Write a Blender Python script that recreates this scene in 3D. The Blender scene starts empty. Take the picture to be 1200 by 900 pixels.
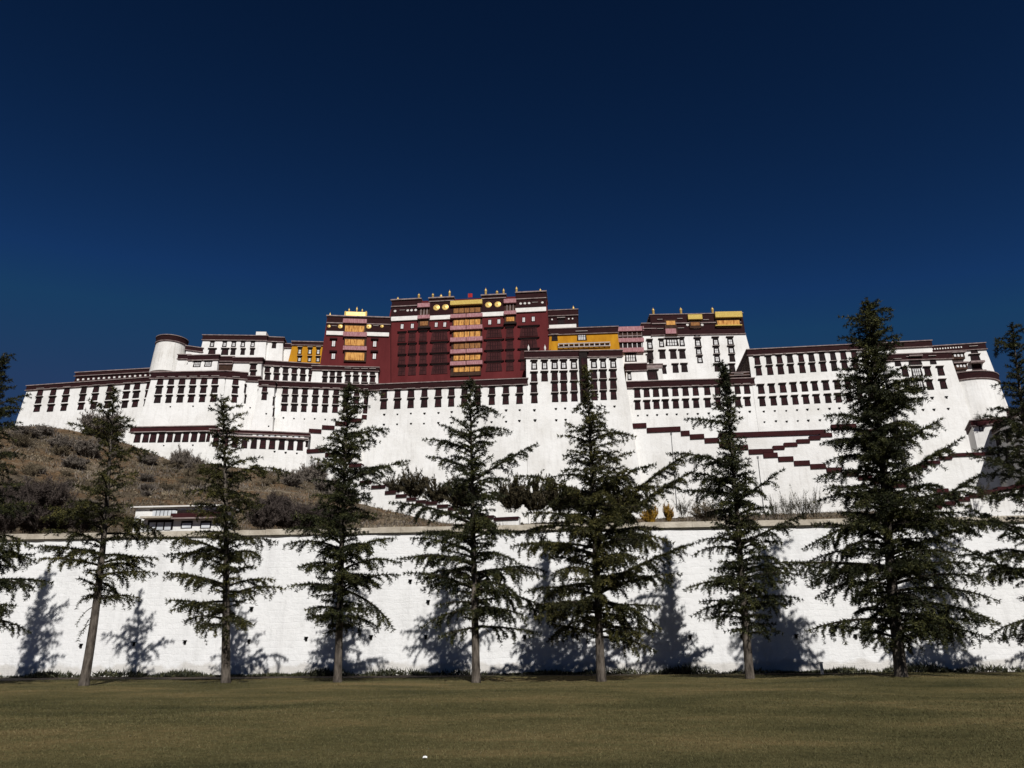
import bpy, math, random
import numpy as np
from mathutils import Vector, Matrix

rnd = random.Random(7)
nrs = np.random.RandomState(11)
R = math.radians
scene = bpy.context.scene
COL = scene.collection

# ------------------------------------------------------------------ camera
PITCH, ROLL, FPX, EYE = R(18.8), R(0.48), 900.0, 1.6
cam_d = bpy.data.cameras.new("camera")
cam_d.sensor_width = 36.0
cam_d.lens = 36.0 * FPX / 1200.0
cam_d.clip_start, cam_d.clip_end = 0.1, 12000.0
cam = bpy.data.objects.new("camera", cam_d)
COL.objects.link(cam)
scene.camera = cam
FW = Vector((0, math.cos(PITCH), math.sin(PITCH)))
UP0 = Vector((0, -math.sin(PITCH), math.cos(PITCH)))
RT = Vector((1, 0, 0)) * math.cos(ROLL) - UP0 * math.sin(ROLL)
UP = Vector((1, 0, 0)) * math.sin(ROLL) + UP0 * math.cos(ROLL)
CAM = Vector((0, 0, EYE))
m3 = Matrix((RT, UP, -FW)).transposed()
cam.matrix_world = Matrix.Translation(CAM) @ m3.to_4x4()

# ------------------------------------------------------------------ light
SUN_EL, SUN_AZ = R(41.0), R(12.0)          # sun behind the camera, a little to the right
SUN_DIR = Vector((math.sin(SUN_AZ) * math.cos(SUN_EL), -math.cos(SUN_AZ) * math.cos(SUN_EL), math.sin(SUN_EL)))
world = bpy.data.worlds.new("World")
scene.world = world
world.use_nodes = True
wn = world.node_tree
for n_ in list(wn.nodes):
    wn.nodes.remove(n_)
w_out = wn.nodes.new("ShaderNodeOutputWorld")
w_bg = wn.nodes.new("ShaderNodeBackground")
w_sky = wn.nodes.new("ShaderNodeTexSky")
w_sky.sky_type = "NISHITA"
w_sky.sun_disc = False
w_sky.sun_elevation = SUN_EL
w_sky.sun_rotation = R(180) - SUN_AZ
w_sky.altitude = 3650
w_sky.air_density = 0.7
w_sky.dust_density = 0.0
w_sky.ozone_density = 3.0
w_bg.inputs["Strength"].default_value = 0.05
# thin, dry air at 3,650 m: the sky's own gradient made steeper and its blue deeper
w_gam = wn.nodes.new("ShaderNodeGamma")
w_gam.inputs["Gamma"].default_value = 2.1
w_tint = wn.nodes.new("ShaderNodeMix")
w_tint.data_type = "RGBA"
w_tint.blend_type = "MULTIPLY"
w_tint.inputs["Factor"].default_value = 1.0
w_tint.inputs["B"].default_value = (0.45, 0.60, 0.42, 1)
wn.links.new(w_sky.outputs["Color"], w_gam.inputs["Color"])
wn.links.new(w_gam.outputs["Color"], w_tint.inputs["A"])
w_cap = wn.nodes.new("ShaderNodeVectorMath")       # no milky glare towards the horizon or the sun
w_cap.operation = "MINIMUM"
w_cap.inputs[1].default_value = (0.36, 0.90, 2.35)
wn.links.new(w_tint.outputs["Result"], w_cap.inputs[0])
wn.links.new(w_cap.outputs["Vector"], w_bg.inputs["Color"])
wn.links.new(w_bg.outputs["Background"], w_out.inputs["Surface"])
sun_d = bpy.data.lights.new("sun", "SUN")
sun_d.energy = 4.45
sun_d.angle = R(0.5)
sun_d.color = (1.0, 0.975, 0.94)
sun = bpy.data.objects.new("sun", sun_d)
COL.objects.link(sun)
sun.rotation_euler = SUN_DIR.to_track_quat("Z", "Y").to_euler()
vs = scene.view_settings
vs.view_transform = "Standard"
vs.look = "None"
vs.exposure = 0.0
vs.gamma = 1.0
vs.use_curve_mapping = False
scene.cycles.max_bounces = 6
scene.cycles.diffuse_bounces = 3
scene.cycles.glossy_bounces = 2
scene.cycles.transparent_max_bounces = 4

# ------------------------------------------------------------------ pixels of the 1200x900 photograph -> points in the place
def ray(px, py):
    return FW * FPX + RT * (px - 600.0) + UP * (450.0 - py)

def at_y(px, py, y):
    d = ray(px, py)
    return CAM + d * (y / d.y)

def at_z(px, py, z):
    d = ray(px, py)
    return CAM + d * ((z - EYE) / d.z)

# ------------------------------------------------------------------ materials
def new_mat(name):
    m = bpy.data.materials.new(name)
    m.use_nodes = True
    nt = m.node_tree
    b = nt.nodes["Principled BSDF"]
    return m, nt, b

def nd(nt, typ, **kw):
    n = nt.nodes.new(typ)
    for k, v in kw.items():
        if k in n.inputs.keys():
            n.inputs[k].default_value = v
        else:
            setattr(n, k, v)
    return n

def ramp(nt, stops):
    r = nt.nodes.new("ShaderNodeValToRGB")
    e = r.color_ramp.elements
    while len(e) < len(stops):
        e.new(0.5)
    for i, (p, c) in enumerate(stops):
        e[i].position = p
        e[i].color = (*c, 1)
    return r

def noisy(name, c0, c1, scale=1.0, rough=0.9, stretch=(1, 1, 1), bump=0.0, bump_scale=None, metallic=0.0, detail=6, lo=0.35, hi=0.65, spec=0.2):
    """Base colour wanders between two tones over the surface (object coordinates)."""
    m, nt, b = new_mat(name)
    tc = nd(nt, "ShaderNodeTexCoord")
    geo = nd(nt, "ShaderNodeNewGeometry")
    mp = nd(nt, "ShaderNodeMapping")
    mp.inputs["Scale"].default_value = stretch
    nt.links.new(geo.outputs["Position"], mp.inputs["Vector"])
    n = nd(nt, "ShaderNodeTexNoise", Scale=scale, Detail=detail, Roughness=0.6)
    nt.links.new(mp.outputs["Vector"], n.inputs["Vector"])
    r = ramp(nt, [(lo, c0), (hi, c1)])
    nt.links.new(n.outputs["Fac"], r.inputs["Fac"])
    nt.links.new(r.outputs["Color"], b.inputs["Base Color"])
    b.inputs["Roughness"].default_value = rough
    b.inputs["Metallic"].default_value = metallic
    b.inputs["Specular IOR Level"].default_value = spec
    if bump:
        n2 = nd(nt, "ShaderNodeTexNoise", Scale=bump_scale or scale * 4, Detail=6)
        nt.links.new(mp.outputs["Vector"], n2.inputs["Vector"])
        bp = nd(nt, "ShaderNodeBump", Strength=1.0, Distance=bump)
        nt.links.new(n2.outputs["Fac"], bp.inputs["Height"])
        nt.links.new(bp.outputs["Normal"], b.inputs["Normal"])
    return m

def whitewash(name, tone=(0.80, 0.79, 0.765), dirt=(0.69, 0.675, 0.65), k=1.0, bump=0.25):
    """Lime-washed masonry: run marks stretched downwards, blotches and a lumpy face."""
    m, nt, b = new_mat(name)
    geo = nd(nt, "ShaderNodeNewGeometry")
    mp = nd(nt, "ShaderNodeMapping")
    mp.inputs["Scale"].default_value = (k, k, k * 0.12)
    nt.links.new(geo.outputs["Position"], mp.inputs["Vector"])
    runs = nd(nt, "ShaderNodeTexNoise", Scale=0.9, Detail=8, Roughness=0.7)
    nt.links.new(mp.outputs["Vector"], runs.inputs["Vector"])
    r1 = ramp(nt, [(0.30, dirt), (0.50, tone)])
    nt.links.new(runs.outputs["Fac"], r1.inputs["Fac"])
    mp2 = nd(nt, "ShaderNodeMapping")
    mp2.inputs["Scale"].default_value = (k * 0.1, k * 0.1, k * 0.1)
    nt.links.new(geo.outputs["Position"], mp2.inputs["Vector"])
    blot = nd(nt, "ShaderNodeTexNoise", Scale=0.9, Detail=5, Roughness=0.6)
    nt.links.new(mp2.outputs["Vector"], blot.inputs["Vector"])
    r2 = ramp(nt, [(0.30, (0.855, 0.845, 0.825)), (0.58, (1, 1, 1))])
    nt.links.new(blot.outputs["Fac"], r2.inputs["Fac"])
    mx = nd(nt, "ShaderNodeMix", data_type="RGBA", blend_type="MULTIPLY")
    mx.inputs["Factor"].default_value = 1.0
    nt.links.new(r1.outputs["Color"], mx.inputs["A"])
    nt.links.new(r2.outputs["Color"], mx.inputs["B"])
    nt.links.new(mx.outputs["Result"], b.inputs["Base Color"])
    b.inputs["Roughness"].default_value = 0.95
    b.inputs["Specular IOR Level"].default_value = 0.1
    lump = nd(nt, "ShaderNodeTexNoise", Scale=k * 0.8, Detail=7, Roughness=0.65)
    nt.links.new(geo.outputs["Position"], lump.inputs["Vector"])
    bp = nd(nt, "ShaderNodeBump", Strength=0.6, Distance=bump)
    nt.links.new(lump.outputs["Fac"], bp.inputs["Height"])
    nt.links.new(bp.outputs["Normal"], b.inputs["Normal"])
    return m

def rampart_mat():
    """Whitewashed rubble wall: courses of stones under thick lime, grey runs and scuffs."""
    m, nt, b = new_mat("whitewashed_rubble")
    geo = nd(nt, "ShaderNodeNewGeometry")
    sw = nd(nt, "ShaderNodeMapping")
    sw.inputs["Rotation"].default_value = (R(90), 0, 0)
    nt.links.new(geo.outputs["Position"], sw.inputs["Vector"])
    wob = nd(nt, "ShaderNodeTexNoise", Scale=0.8, Detail=3)
    nt.links.new(geo.outputs["Position"], wob.inputs["Vector"])
    vadd = nd(nt, "ShaderNodeMix", data_type="VECTOR")
    vadd.inputs["Factor"].default_value = 0.30
    nt.links.new(sw.outputs["Vector"], vadd.inputs["A"])
    nt.links.new(wob.outputs["Color"], vadd.inputs["B"])
    br = nd(nt, "ShaderNodeTexBrick")
    br.inputs["Scale"].default_value = 1.0
    br.inputs["Brick Width"].default_value = 0.62
    br.inputs["Row Height"].default_value = 0.24
    br.inputs["Mortar Size"].default_value = 0.03
    br.inputs["Mortar Smooth"].default_value = 0.9
    br.inputs["Color1"].default_value = (0.80, 0.80, 0.80, 1)
    br.inputs["Color2"].default_value = (1, 1, 1, 1)
    br.inputs["Mortar"].default_value = (0.55, 0.55, 0.55, 1)
    nt.links.new(vadd.outputs["Result"], br.inputs["Vector"])
    mp = nd(nt, "ShaderNodeMapping")
    mp.inputs["Scale"].default_value = (1.2, 1.2, 0.22)
    nt.links.new(geo.outputs["Position"], mp.inputs["Vector"])
    runs = nd(nt, "ShaderNodeTexNoise", Scale=1.0, Detail=8, Roughness=0.7)
    nt.links.new(mp.outputs["Vector"], runs.inputs["Vector"])
    r1 = ramp(nt, [(0.28, (0.67, 0.665, 0.655)), (0.50, (0.80, 0.795, 0.785))])
    nt.links.new(runs.outputs["Fac"], r1.inputs["Fac"])
    mort = nd(nt, "ShaderNodeMix", data_type="RGBA", blend_type="MULTIPLY")
    mort.inputs["Factor"].default_value = 0.045
    nt.links.new(r1.outputs["Color"], mort.inputs["A"])
    nt.links.new(br.outputs["Color"], mort.inputs["B"])
    # mud splashed up from the bed at the foot of the wall
    sep = nd(nt, "ShaderNodeSeparateXYZ")
    nt.links.new(geo.outputs["Position"], sep.inputs["Vector"])
    n3 = nd(nt, "ShaderNodeTexNoise", Scale=1.1, Detail=5)
    nt.links.new(geo.outputs["Position"], n3.inputs["Vector"])
    mr = nd(nt, "ShaderNodeMath", operation="MULTIPLY_ADD")
    mr.inputs[1].default_value = -1.1
    nt.links.new(n3.outputs["Fac"], mr.inputs[0])
    nt.links.new(sep.outputs["Z"], mr.inputs[2])
    rs = ramp(nt, [(0.0, (0.80, 0.775, 0.74)), (0.22, (1, 1, 1))])
    nt.links.new(mr.outputs["Value"], rs.inputs["Fac"])
    mud = nd(nt, "ShaderNodeMix", data_type="RGBA", blend_type="MULTIPLY")
    mud.inputs["Factor"].default_value = 1.0
    nt.links.new(mort.outputs["Result"], mud.inputs["A"])
    nt.links.new(rs.outputs["Color"], mud.inputs["B"])
    nt.links.new(mud.outputs["Result"], b.inputs["Base Color"])
    b.inputs["Roughness"].default_value = 0.95
    b.inputs["Specular IOR Level"].default_value = 0.1
    lump = nd(nt, "ShaderNodeTexNoise", Scale=3.0, Detail=8, Roughness=0.7)
    nt.links.new(geo.outputs["Position"], lump.inputs["Vector"])
    ad = nd(nt, "ShaderNodeMath", operation="MULTIPLY_ADD")
    ad.inputs[1].default_value = 0.20
    nt.links.new(br.outputs["Color"], ad.inputs[0])
    nt.links.new(lump.outputs["Fac"], ad.inputs[2])
    bp = nd(nt, "ShaderNodeBump", Strength=0.55, Distance=0.09)
    nt.links.new(ad.outputs["Value"], bp.inputs["Height"])
    nt.links.new(bp.outputs["Normal"], b.inputs["Normal"])
    return m

def leafy(name, dark, mid, light, rough=0.6, pos_scale=0.9, gloss=0.3):
    """Foliage: every needle tuft picks its own tone, clumps drift between two tones."""
    m, nt, b = new_mat(name)
    geo = nd(nt, "ShaderNodeNewGeometry")
    n = nd(nt, "ShaderNodeTexNoise", Scale=pos_scale, Detail=3)
    nt.links.new(geo.outputs["Position"], n.inputs["Vector"])
    ma = nd(nt, "ShaderNodeMath", operation="MULTIPLY_ADD")
    ma.inputs[1].default_value = 0.5
    nt.links.new(geo.outputs["Random Per Island"], ma.inputs[0])
    mb = nd(nt, "ShaderNodeMath", operation="MULTIPLY_ADD")
    mb.inputs[1].default_value = 1.3
    mb.inputs[2].default_value = -0.4
    nt.links.new(n.outputs["Fac"], mb.inputs[0])
    nt.links.new(mb.outputs["Value"], ma.inputs[2])
    r = ramp(nt, [(0.15, dark), (0.55, mid), (0.95, light)])
    nt.links.new(ma.outputs["Value"], r.inputs["Fac"])
    nt.links.new(r.outputs["Color"], b.inputs["Base Color"])
    b.inputs["Roughness"].default_value = rough
    b.inputs["Specular IOR Level"].default_value = gloss
    return m

def dry_patch(nt, geo, col_socket, tint):
    """An irregular patch of browned turf on the right of the lawn."""
    c = at_z(1085, 777, 0.1)
    sub = nd(nt, "ShaderNodeVectorMath", operation="SUBTRACT")
    sub.inputs[1].default_value = (c.x, c.y, 0)
    nt.links.new(geo.outputs["Position"], sub.inputs[0])
    sc = nd(nt, "ShaderNodeVectorMath", operation="MULTIPLY")
    sc.inputs[1].default_value = (1 / 6.5, 1 / 5.0, 0)
    nt.links.new(sub.outputs["Vector"], sc.inputs[0])
    ln = nd(nt, "ShaderNodeVectorMath", operation="LENGTH")
    nt.links.new(sc.outputs["Vector"], ln.inputs[0])
    nz = nd(nt, "ShaderNodeTexNoise", Scale=0.5, Detail=6, Roughness=0.65)
    nt.links.new(geo.outputs["Position"], nz.inputs["Vector"])
    ad = nd(nt, "ShaderNodeMath", operation="MULTIPLY_ADD")
    ad.inputs[1].default_value = 1.6
    nt.links.new(nz.outputs["Fac"], ad.inputs[0])
    nt.links.new(ln.outputs["Value"], ad.inputs[2])
    mk = ramp(nt, [(0.0, (1, 1, 1)), (1.0, (0, 0, 0))])
    mr = nd(nt, "ShaderNodeMapRange")
    mr.inputs["From Min"].default_value = 1.35
    mr.inputs["From Max"].default_value = 2.1
    nt.links.new(ad.outputs["Value"], mr.inputs["Value"])
    nt.links.new(mr.outputs["Result"], mk.inputs["Fac"])
    mx = nd(nt, "ShaderNodeMix", data_type="RGBA", blend_type="MULTIPLY")
    nt.links.new(mk.outputs["Color"], mx.inputs["Factor"])
    nt.links.new(col_socket, mx.inputs["A"])
    mx.inputs["B"].default_value = (*tint, 1)
    return mx.outputs["Result"]

def lawn_mat():
    m, nt, b = new_mat("winter_lawn")
    geo = nd(nt, "ShaderNodeNewGeometry")
    mp = nd(nt, "ShaderNodeMapping")
    mp.inputs["Scale"].default_value = (0.11, 0.20, 1)
    nt.links.new(geo.outputs["Position"], mp.inputs["Vector"])
    n1 = nd(nt, "ShaderNodeTexNoise", Scale=1.0, Detail=9, Roughness=0.70, Distortion=0.15)
    nt.links.new(mp.outputs["Vector"], n1.inputs["Vector"])
    r1 = ramp(nt, [(0.34, (0.050, 0.049, 0.022)), (0.5, (0.108, 0.094, 0.043)), (0.64, (0.190, 0.142, 0.068))])
    nt.links.new(n1.outputs["Fac"], r1.inputs["Fac"])
    n2 = nd(nt, "ShaderNodeTexNoise", Scale=9.0, Detail=6, Roughness=0.7)
    nt.links.new(geo.outputs["Position"], n2.inputs["Vector"])
    r2 = ramp(nt, [(0.3, (0.6, 0.6, 0.55)), (0.7, (1.25, 1.2, 1.1))])
    nt.links.new(n2.outputs["Fac"], r2.inputs["Fac"])
    mx = nd(nt, "ShaderNodeMix", data_type="RGBA", blend_type="MULTIPLY")
    mx.inputs["Factor"].default_value = 1.0
    nt.links.new(r1.outputs["Color"], mx.inputs["A"])
    nt.links.new(r2.outputs["Color"], mx.inputs["B"])
    nt.links.new(dry_patch(nt, geo, mx.outputs["Result"], (1.5, 1.08, 0.9)), b.inputs["Base Color"])
    b.inputs["Roughness"].default_value = 1.0
    b.inputs["Specular IOR Level"].default_value = 0.05
    n3 = nd(nt, "ShaderNodeTexNoise", Scale=30.0, Detail=4)
    nt.links.new(geo.outputs["Position"], n3.inputs["Vector"])
    bp = nd(nt, "ShaderNodeBump", Strength=1.0, Distance=0.04)
    nt.links.new(n3.outputs["Fac"], bp.inputs["Height"])
    nt.links.new(bp.outputs["Normal"], b.inputs["Normal"])
    return m

def blade_mat():
    m, nt, b = new_mat("grass_blade")
    geo = nd(nt, "ShaderNodeNewGeometry")
    mp = nd(nt, "ShaderNodeMapping")
    mp.inputs["Scale"].default_value = (0.11, 0.20, 1)
    nt.links.new(geo.outputs["Position"], mp.inputs["Vector"])
    n1 = nd(nt, "ShaderNodeTexNoise", Scale=1.0, Detail=9, Roughness=0.70, Distortion=0.15)
    nt.links.new(mp.outputs["Vector"], n1.inputs["Vector"])
    ma = nd(nt, "ShaderNodeMath", operation="MULTIPLY_ADD")
    ma.inputs[1].default_value = 0.20
    nt.links.new(geo.outputs["Random Per Island"], ma.inputs[0])
    nt.links.new(n1.outputs["Fac"], ma.inputs[2])
    r1 = ramp(nt, [(0.42, (0.050, 0.051, 0.022)), (0.60, (0.108, 0.098, 0.044)), (0.80, (0.185, 0.146, 0.072))])
    nt.links.new(ma.outputs["Value"], r1.inputs["Fac"])
    nt.links.new(dry_patch(nt, geo, r1.outputs["Color"], (1.5, 1.08, 0.9)), b.inputs["Base Color"])
    b.inputs["Roughness"].default_value = 0.9
    b.inputs["Specular IOR Level"].default_value = 0.1
    return m

def hill_mat():
    m, nt, b = new_mat("dry_hillside")
    geo = nd(nt, "ShaderNodeNewGeometry")
    n1 = nd(nt, "ShaderNodeTexNoise", Scale=0.045, Detail=7, Roughness=0.62)
    nt.links.new(geo.outputs["Position"], n1.inputs["Vector"])
    r1 = ramp(nt, [(0.30, (0.085, 0.066, 0.046)), (0.44, (0.165, 0.135, 0.098)), (0.54, (0.20, 0.128, 0.072)), (0.66, (0.33, 0.285, 0.225))])
    nt.links.new(n1.outputs["Fac"], r1.inputs["Fac"])
    n2 = nd(nt, "ShaderNodeTexNoise", Scale=0.6, Detail=8, Roughness=0.75)
    nt.links.new(geo.outputs["Position"], n2.inputs["Vector"])
    r2 = ramp(nt, [(0.35, (0.45, 0.42, 0.4)), (0.65, (1.15, 1.12, 1.05))])
    nt.links.new(n2.outputs["Fac"], r2.inputs["Fac"])
    mx = nd(nt, "ShaderNodeMix", data_type="RGBA", blend_type="MULTIPLY")
    mx.inputs["Factor"].default_value = 1.0
    nt.links.new(r1.outputs["Color"], mx.inputs["A"])
    nt.links.new(r2.outputs["Color"], mx.inputs["B"])
    nt.links.new(mx.outputs["Result"], b.inputs["Base Color"])
    b.inputs["Roughness"].default_value = 1.0
    b.inputs["Specular IOR Level"].default_value = 0.05
    bp = nd(nt, "ShaderNodeBump", Strength=1.0, Distance=1.2)
    nt.links.new(n2.outputs["Fac"], bp.inputs["Height"])
    nt.links.new(bp.outputs["Normal"], b.inputs["Normal"])
    return m

M = {
    "white": whitewash("palace_whitewash"),
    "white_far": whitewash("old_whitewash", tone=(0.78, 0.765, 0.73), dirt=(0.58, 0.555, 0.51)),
    "rampart": rampart_mat(),
    "maroon": noisy("twig_frieze_maroon", (0.015, 0.0038, 0.0045), (0.028, 0.0062, 0.0070), 0.8, stretch=(1, 1, 3), bump=0.08),
    "maroon_bright": noisy("painted_maroon", (0.027, 0.0055, 0.0065), (0.042, 0.0085, 0.0095), 0.5, bump=0.05),
    "red": noisy("palace_red_wash", (0.085, 0.012, 0.013), (0.115, 0.018, 0.019), 0.22, stretch=(1, 1, 0.3), bump=0.12, bump_scale=1.2),
    "yellow": noisy("ochre_wash", (0.40, 0.175, 0.008), (0.52, 0.25, 0.012), 0.4, stretch=(1, 1, 0.4), bump=0.1),
    "gold": noisy("gilt_copper", (0.62, 0.40, 0.10), (0.78, 0.56, 0.20), 1.5, rough=0.45, metallic=0.35, spec=0.5),
    "gold_cloth": noisy("yellow_cloth", (0.42, 0.28, 0.06), (0.68, 0.52, 0.16), 2.0, stretch=(3, 3, 1)),
    "curtain": noisy("saffron_curtain", (0.26, 0.09, 0.02), (0.66, 0.35, 0.10), 1.3, stretch=(2.5, 2.5, 0.25), lo=0.36, hi=0.58),
    "curtain_dim": noisy("darker_curtain", (0.16, 0.06, 0.025), (0.34, 0.17, 0.06), 1.6, stretch=(2.5, 2.5, 0.4)),  # darker tone than the saffron curtain
    "pink": noisy("pink_valance", (0.26, 0.10, 0.11), (0.44, 0.25, 0.26), 1.6, stretch=(2.5, 2.5, 0.4)),
    "pale": noisy("pale_slate_edge", (0.17, 0.125, 0.12), (0.31, 0.25, 0.235), 0.8),
    "canopy": noisy("pale_canopy_edge", (0.34, 0.29, 0.27), (0.48, 0.43, 0.40), 0.8),
    "offwhite": noisy("limewashed_trim", (0.66, 0.63, 0.59), (0.78, 0.76, 0.72), 0.8),
    "black": noisy("black_window_surround", (0.010, 0.007, 0.007), (0.020, 0.013, 0.012), 1.0),
    "shutter": noisy("maroon_shutter", (0.014, 0.0045, 0.006), (0.038, 0.010, 0.0125), 0.35, lo=0.4, hi=0.6),
    "dark_glass": noisy("dim_glass", (0.009, 0.005, 0.006), (0.028, 0.014, 0.015), 0.6, rough=0.75, spec=0.12),
    "red_pane": noisy("red_hall_pane", (0.030, 0.0085, 0.0090), (0.058, 0.0150, 0.0155), 0.5),
    "blind": noisy("white_blind", (0.55, 0.54, 0.53), (0.72, 0.71, 0.70), 0.7),
    "timber": noisy("dark_timber", (0.030, 0.016, 0.011), (0.060, 0.030, 0.020), 0.7),
    "roofdeck": noisy("earth_roof", (0.16, 0.13, 0.10), (0.26, 0.22, 0.18), 0.4),
    "coping": noisy("weathered_coping_stone", (0.36, 0.315, 0.25), (0.54, 0.485, 0.40), 1.2, bump=0.03, bump_scale=9),
    "hole_dark": noisy("drain_hole_dark", (0.008, 0.008, 0.008), (0.02, 0.018, 0.016), 3.0),  # near-black colour stands for the shade inside drain and vent holes
    "lawn": lawn_mat(),
    "blade": blade_mat(),
    "hill": hill_mat(),
    "soil": noisy("bed_soil", (0.030, 0.022, 0.015), (0.07, 0.05, 0.035), 2.0, bump=0.05),
    "earth": noisy("plain_earth", (0.09, 0.075, 0.05), (0.16, 0.13, 0.09), 0.05),
    "bark": noisy("cedar_bark", (0.035, 0.028, 0.022), (0.150, 0.126, 0.104), 7.0, stretch=(1, 1, 0.28), bump=0.05, bump_scale=12),
    "limb": noisy("cedar_limb", (0.018, 0.015, 0.011), (0.050, 0.040, 0.030), 5.0),
    "cedar": leafy("cedar_needles", (0.008, 0.010, 0.005), (0.028, 0.032, 0.012), (0.110, 0.106, 0.032), gloss=0.15),
    "cedar_olive": leafy("cedar_needles_olive", (0.010, 0.011, 0.005), (0.038, 0.039, 0.013), (0.140, 0.122, 0.035), gloss=0.15),
    "twig": leafy("bare_twigs", (0.080, 0.066, 0.056), (0.175, 0.150, 0.126), (0.30, 0.26, 0.22), rough=0.9, gloss=0.1),
    "thicket": leafy("thicket_twigs", (0.036, 0.028, 0.025), (0.078, 0.062, 0.054), (0.14, 0.115, 0.10), rough=0.9, gloss=0.05),
    "scrub": leafy("dry_scrub", (0.050, 0.041, 0.027), (0.140, 0.112, 0.074), (0.29, 0.235, 0.16), rough=0.9, gloss=0.1, pos_scale=0.12),
    "juniper": leafy("juniper_leaves", (0.018, 0.016, 0.010), (0.050, 0.042, 0.024), (0.10, 0.080, 0.045), gloss=0.1),
    "autumn": leafy("autumn_leaves", (0.10, 0.05, 0.008), (0.30, 0.16, 0.015), (0.52, 0.32, 0.03)),
    "weed": leafy("foot_weeds", (0.012, 0.013, 0.007), (0.035, 0.038, 0.016), (0.09, 0.085, 0.035), pos_scale=2.0),
    "steel": noisy("grey_metal", (0.10, 0.10, 0.10), (0.16, 0.16, 0.16), 1.0, rough=0.5, metallic=0.5),
    "flag": noisy("red_flag_cloth", (0.30, 0.02, 0.02), (0.42, 0.03, 0.03), 2.0),
    "paper": noisy("white_paper", (0.70, 0.70, 0.68), (0.85, 0.85, 0.83), 9.0),
    "glass": noisy("pale_window_glass", (0.46, 0.48, 0.50), (0.66, 0.68, 0.70), 0.7, rough=0.3, spec=0.5),
}

# ------------------------------------------------------------------ mesh helpers
class MB:
    """Collects faces and links them as one mesh object."""
    def __init__(self):
        self.v, self.f, self.mi = [], [], []

    def hexa(self, c, mi=0):
        """Eight corners: bottom ring (4) then top ring (4), same winding seen from above."""
        o = len(self.v)
        self.v += [tuple(p) for p in c]
        for q in ((3, 2, 1, 0), (4, 5, 6, 7), (0, 1, 5, 4), (1, 2, 6, 5), (2, 3, 7, 6), (3, 0, 4, 7)):
            self.f.append([o + i for i in q])
            self.mi.append(mi)

    def box(self, x0, x1, y0, y1, z0, z1, mi=0):
        self.hexa([(x0, y0, z0), (x1, y0, z0), (x1, y1, z0), (x0, y1, z0), (x0, y0, z1), (x1, y0, z1), (x1, y1, z1), (x0, y1, z1)], mi)

    def lathe(self, cx, cy, prof, n=24, mi=0, caps=True):
        o = len(self.v)
        for r, z in prof:
            for k in range(n):
                a = 2 * math.pi * k / n
                self.v.append((cx + r * math.cos(a), cy + r * math.sin(a), z))
        for i in range(len(prof) - 1):
            for k in range(n):
                k2 = (k + 1) % n
                self.f.append([o + i * n + k, o + i * n + k2, o + (i + 1) * n + k2, o + (i + 1) * n + k])
                self.mi.append(mi)
        if caps:
            self.f.append([o + k for k in reversed(range(n))]); self.mi.append(mi)
            self.f.append([o + (len(prof) - 1) * n + k for k in range(n)]); self.mi.append(mi)

    def tube(self, pts, rad, n=5, mi=0):
        o = len(self.v)
        pts = [Vector(p) for p in pts]
        for i, p in enumerate(pts):
            t = (pts[min(i + 1, len(pts) - 1)] - pts[max(i - 1, 0)])
            t = t.normalized() if t.length > 1e-9 else Vector((0, 0, 1))
            a = t.cross(Vector((0.31, 0.17, 0.93)) if abs(t.z) < 0.9 else Vector((1, 0, 0))).normalized()
            b = t.cross(a)
            for k in range(n):
                an = 2 * math.pi * k / n
                self.v.append(tuple(p + (a * math.cos(an) + b * math.sin(an)) * rad[i]))
        for i in range(len(pts) - 1):
            for k in range(n):
                k2 = (k + 1) % n
                self.f.append([o + i * n + k, o + i * n + k2, o + (i + 1) * n + k2, o + (i + 1) * n + k])
                self.mi.append(mi)
        self.f.append([o + k for k in reversed(range(n))]); self.mi.append(mi)
        self.f.append([o + (len(pts) - 1) * n + k for k in range(n)]); self.mi.append(mi)

    def mesh(self, name, mats):
        me = bpy.data.meshes.new(name)
        me.from_pydata(self.v, [], self.f)
        for m in (mats if isinstance(mats, (list, tuple)) else [mats]):
            me.materials.append(m)
        if any(self.mi):
            me.polygons.foreach_set("material_index", self.mi)
        me.update()
        return me

    def build(self, name, mats, parent=None, smooth=False):
        me = self.mesh(name, mats)
        if smooth:
            me.polygons.foreach_set("use_smooth", [True] * len(me.polygons))
        return link(name, me, parent)

def link(name, me, parent=None):
    o = bpy.data.objects.new(name, me)
    COL.objects.link(o)
    if parent is not None:
        o.parent = parent
        # meshes are written in world coordinates: bring them into the parent's frame
        off = Vector(parent["origin"]) if "origin" in parent.keys() else Vector((0, 0, 0))
        o.location = -off
        o["origin"] = (0.0, 0.0, 0.0)
    return o

def tri_mesh(name, co, mat):
    """co: (n,3,3) array of triangles -> mesh data."""
    n = len(co)
    me = bpy.data.meshes.new(name)
    me.vertices.add(n * 3)
    me.vertices.foreach_set("co", np.ascontiguousarray(co, dtype=np.float32).ravel())
    me.loops.add(n * 3)
    me.loops.foreach_set("vertex_index", np.arange(n * 3, dtype=np.int32))
    me.polygons.add(n)
    me.polygons.foreach_set("loop_start", np.arange(0, n * 3, 3, dtype=np.int32))
    me.polygons.foreach_set("loop_total", np.full(n, 3, dtype=np.int32))
    me.materials.append(mat)
    me.update(calc_edges=True)
    return me

def tag(o, label=None, cat=None, group=None, kind=None):
    if label: o["label"] = label
    if cat: o["category"] = cat
    if group: o["group"] = group
    if kind: o["kind"] = kind
    return o

def thing(name, label, cat, loc, group=None):
    o = bpy.data.objects.new(name, None)
    COL.objects.link(o)
    o.location = loc
    o.empty_display_size = 0.5
    o["origin"] = tuple(loc)
    return tag(o, label, cat, group)

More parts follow.
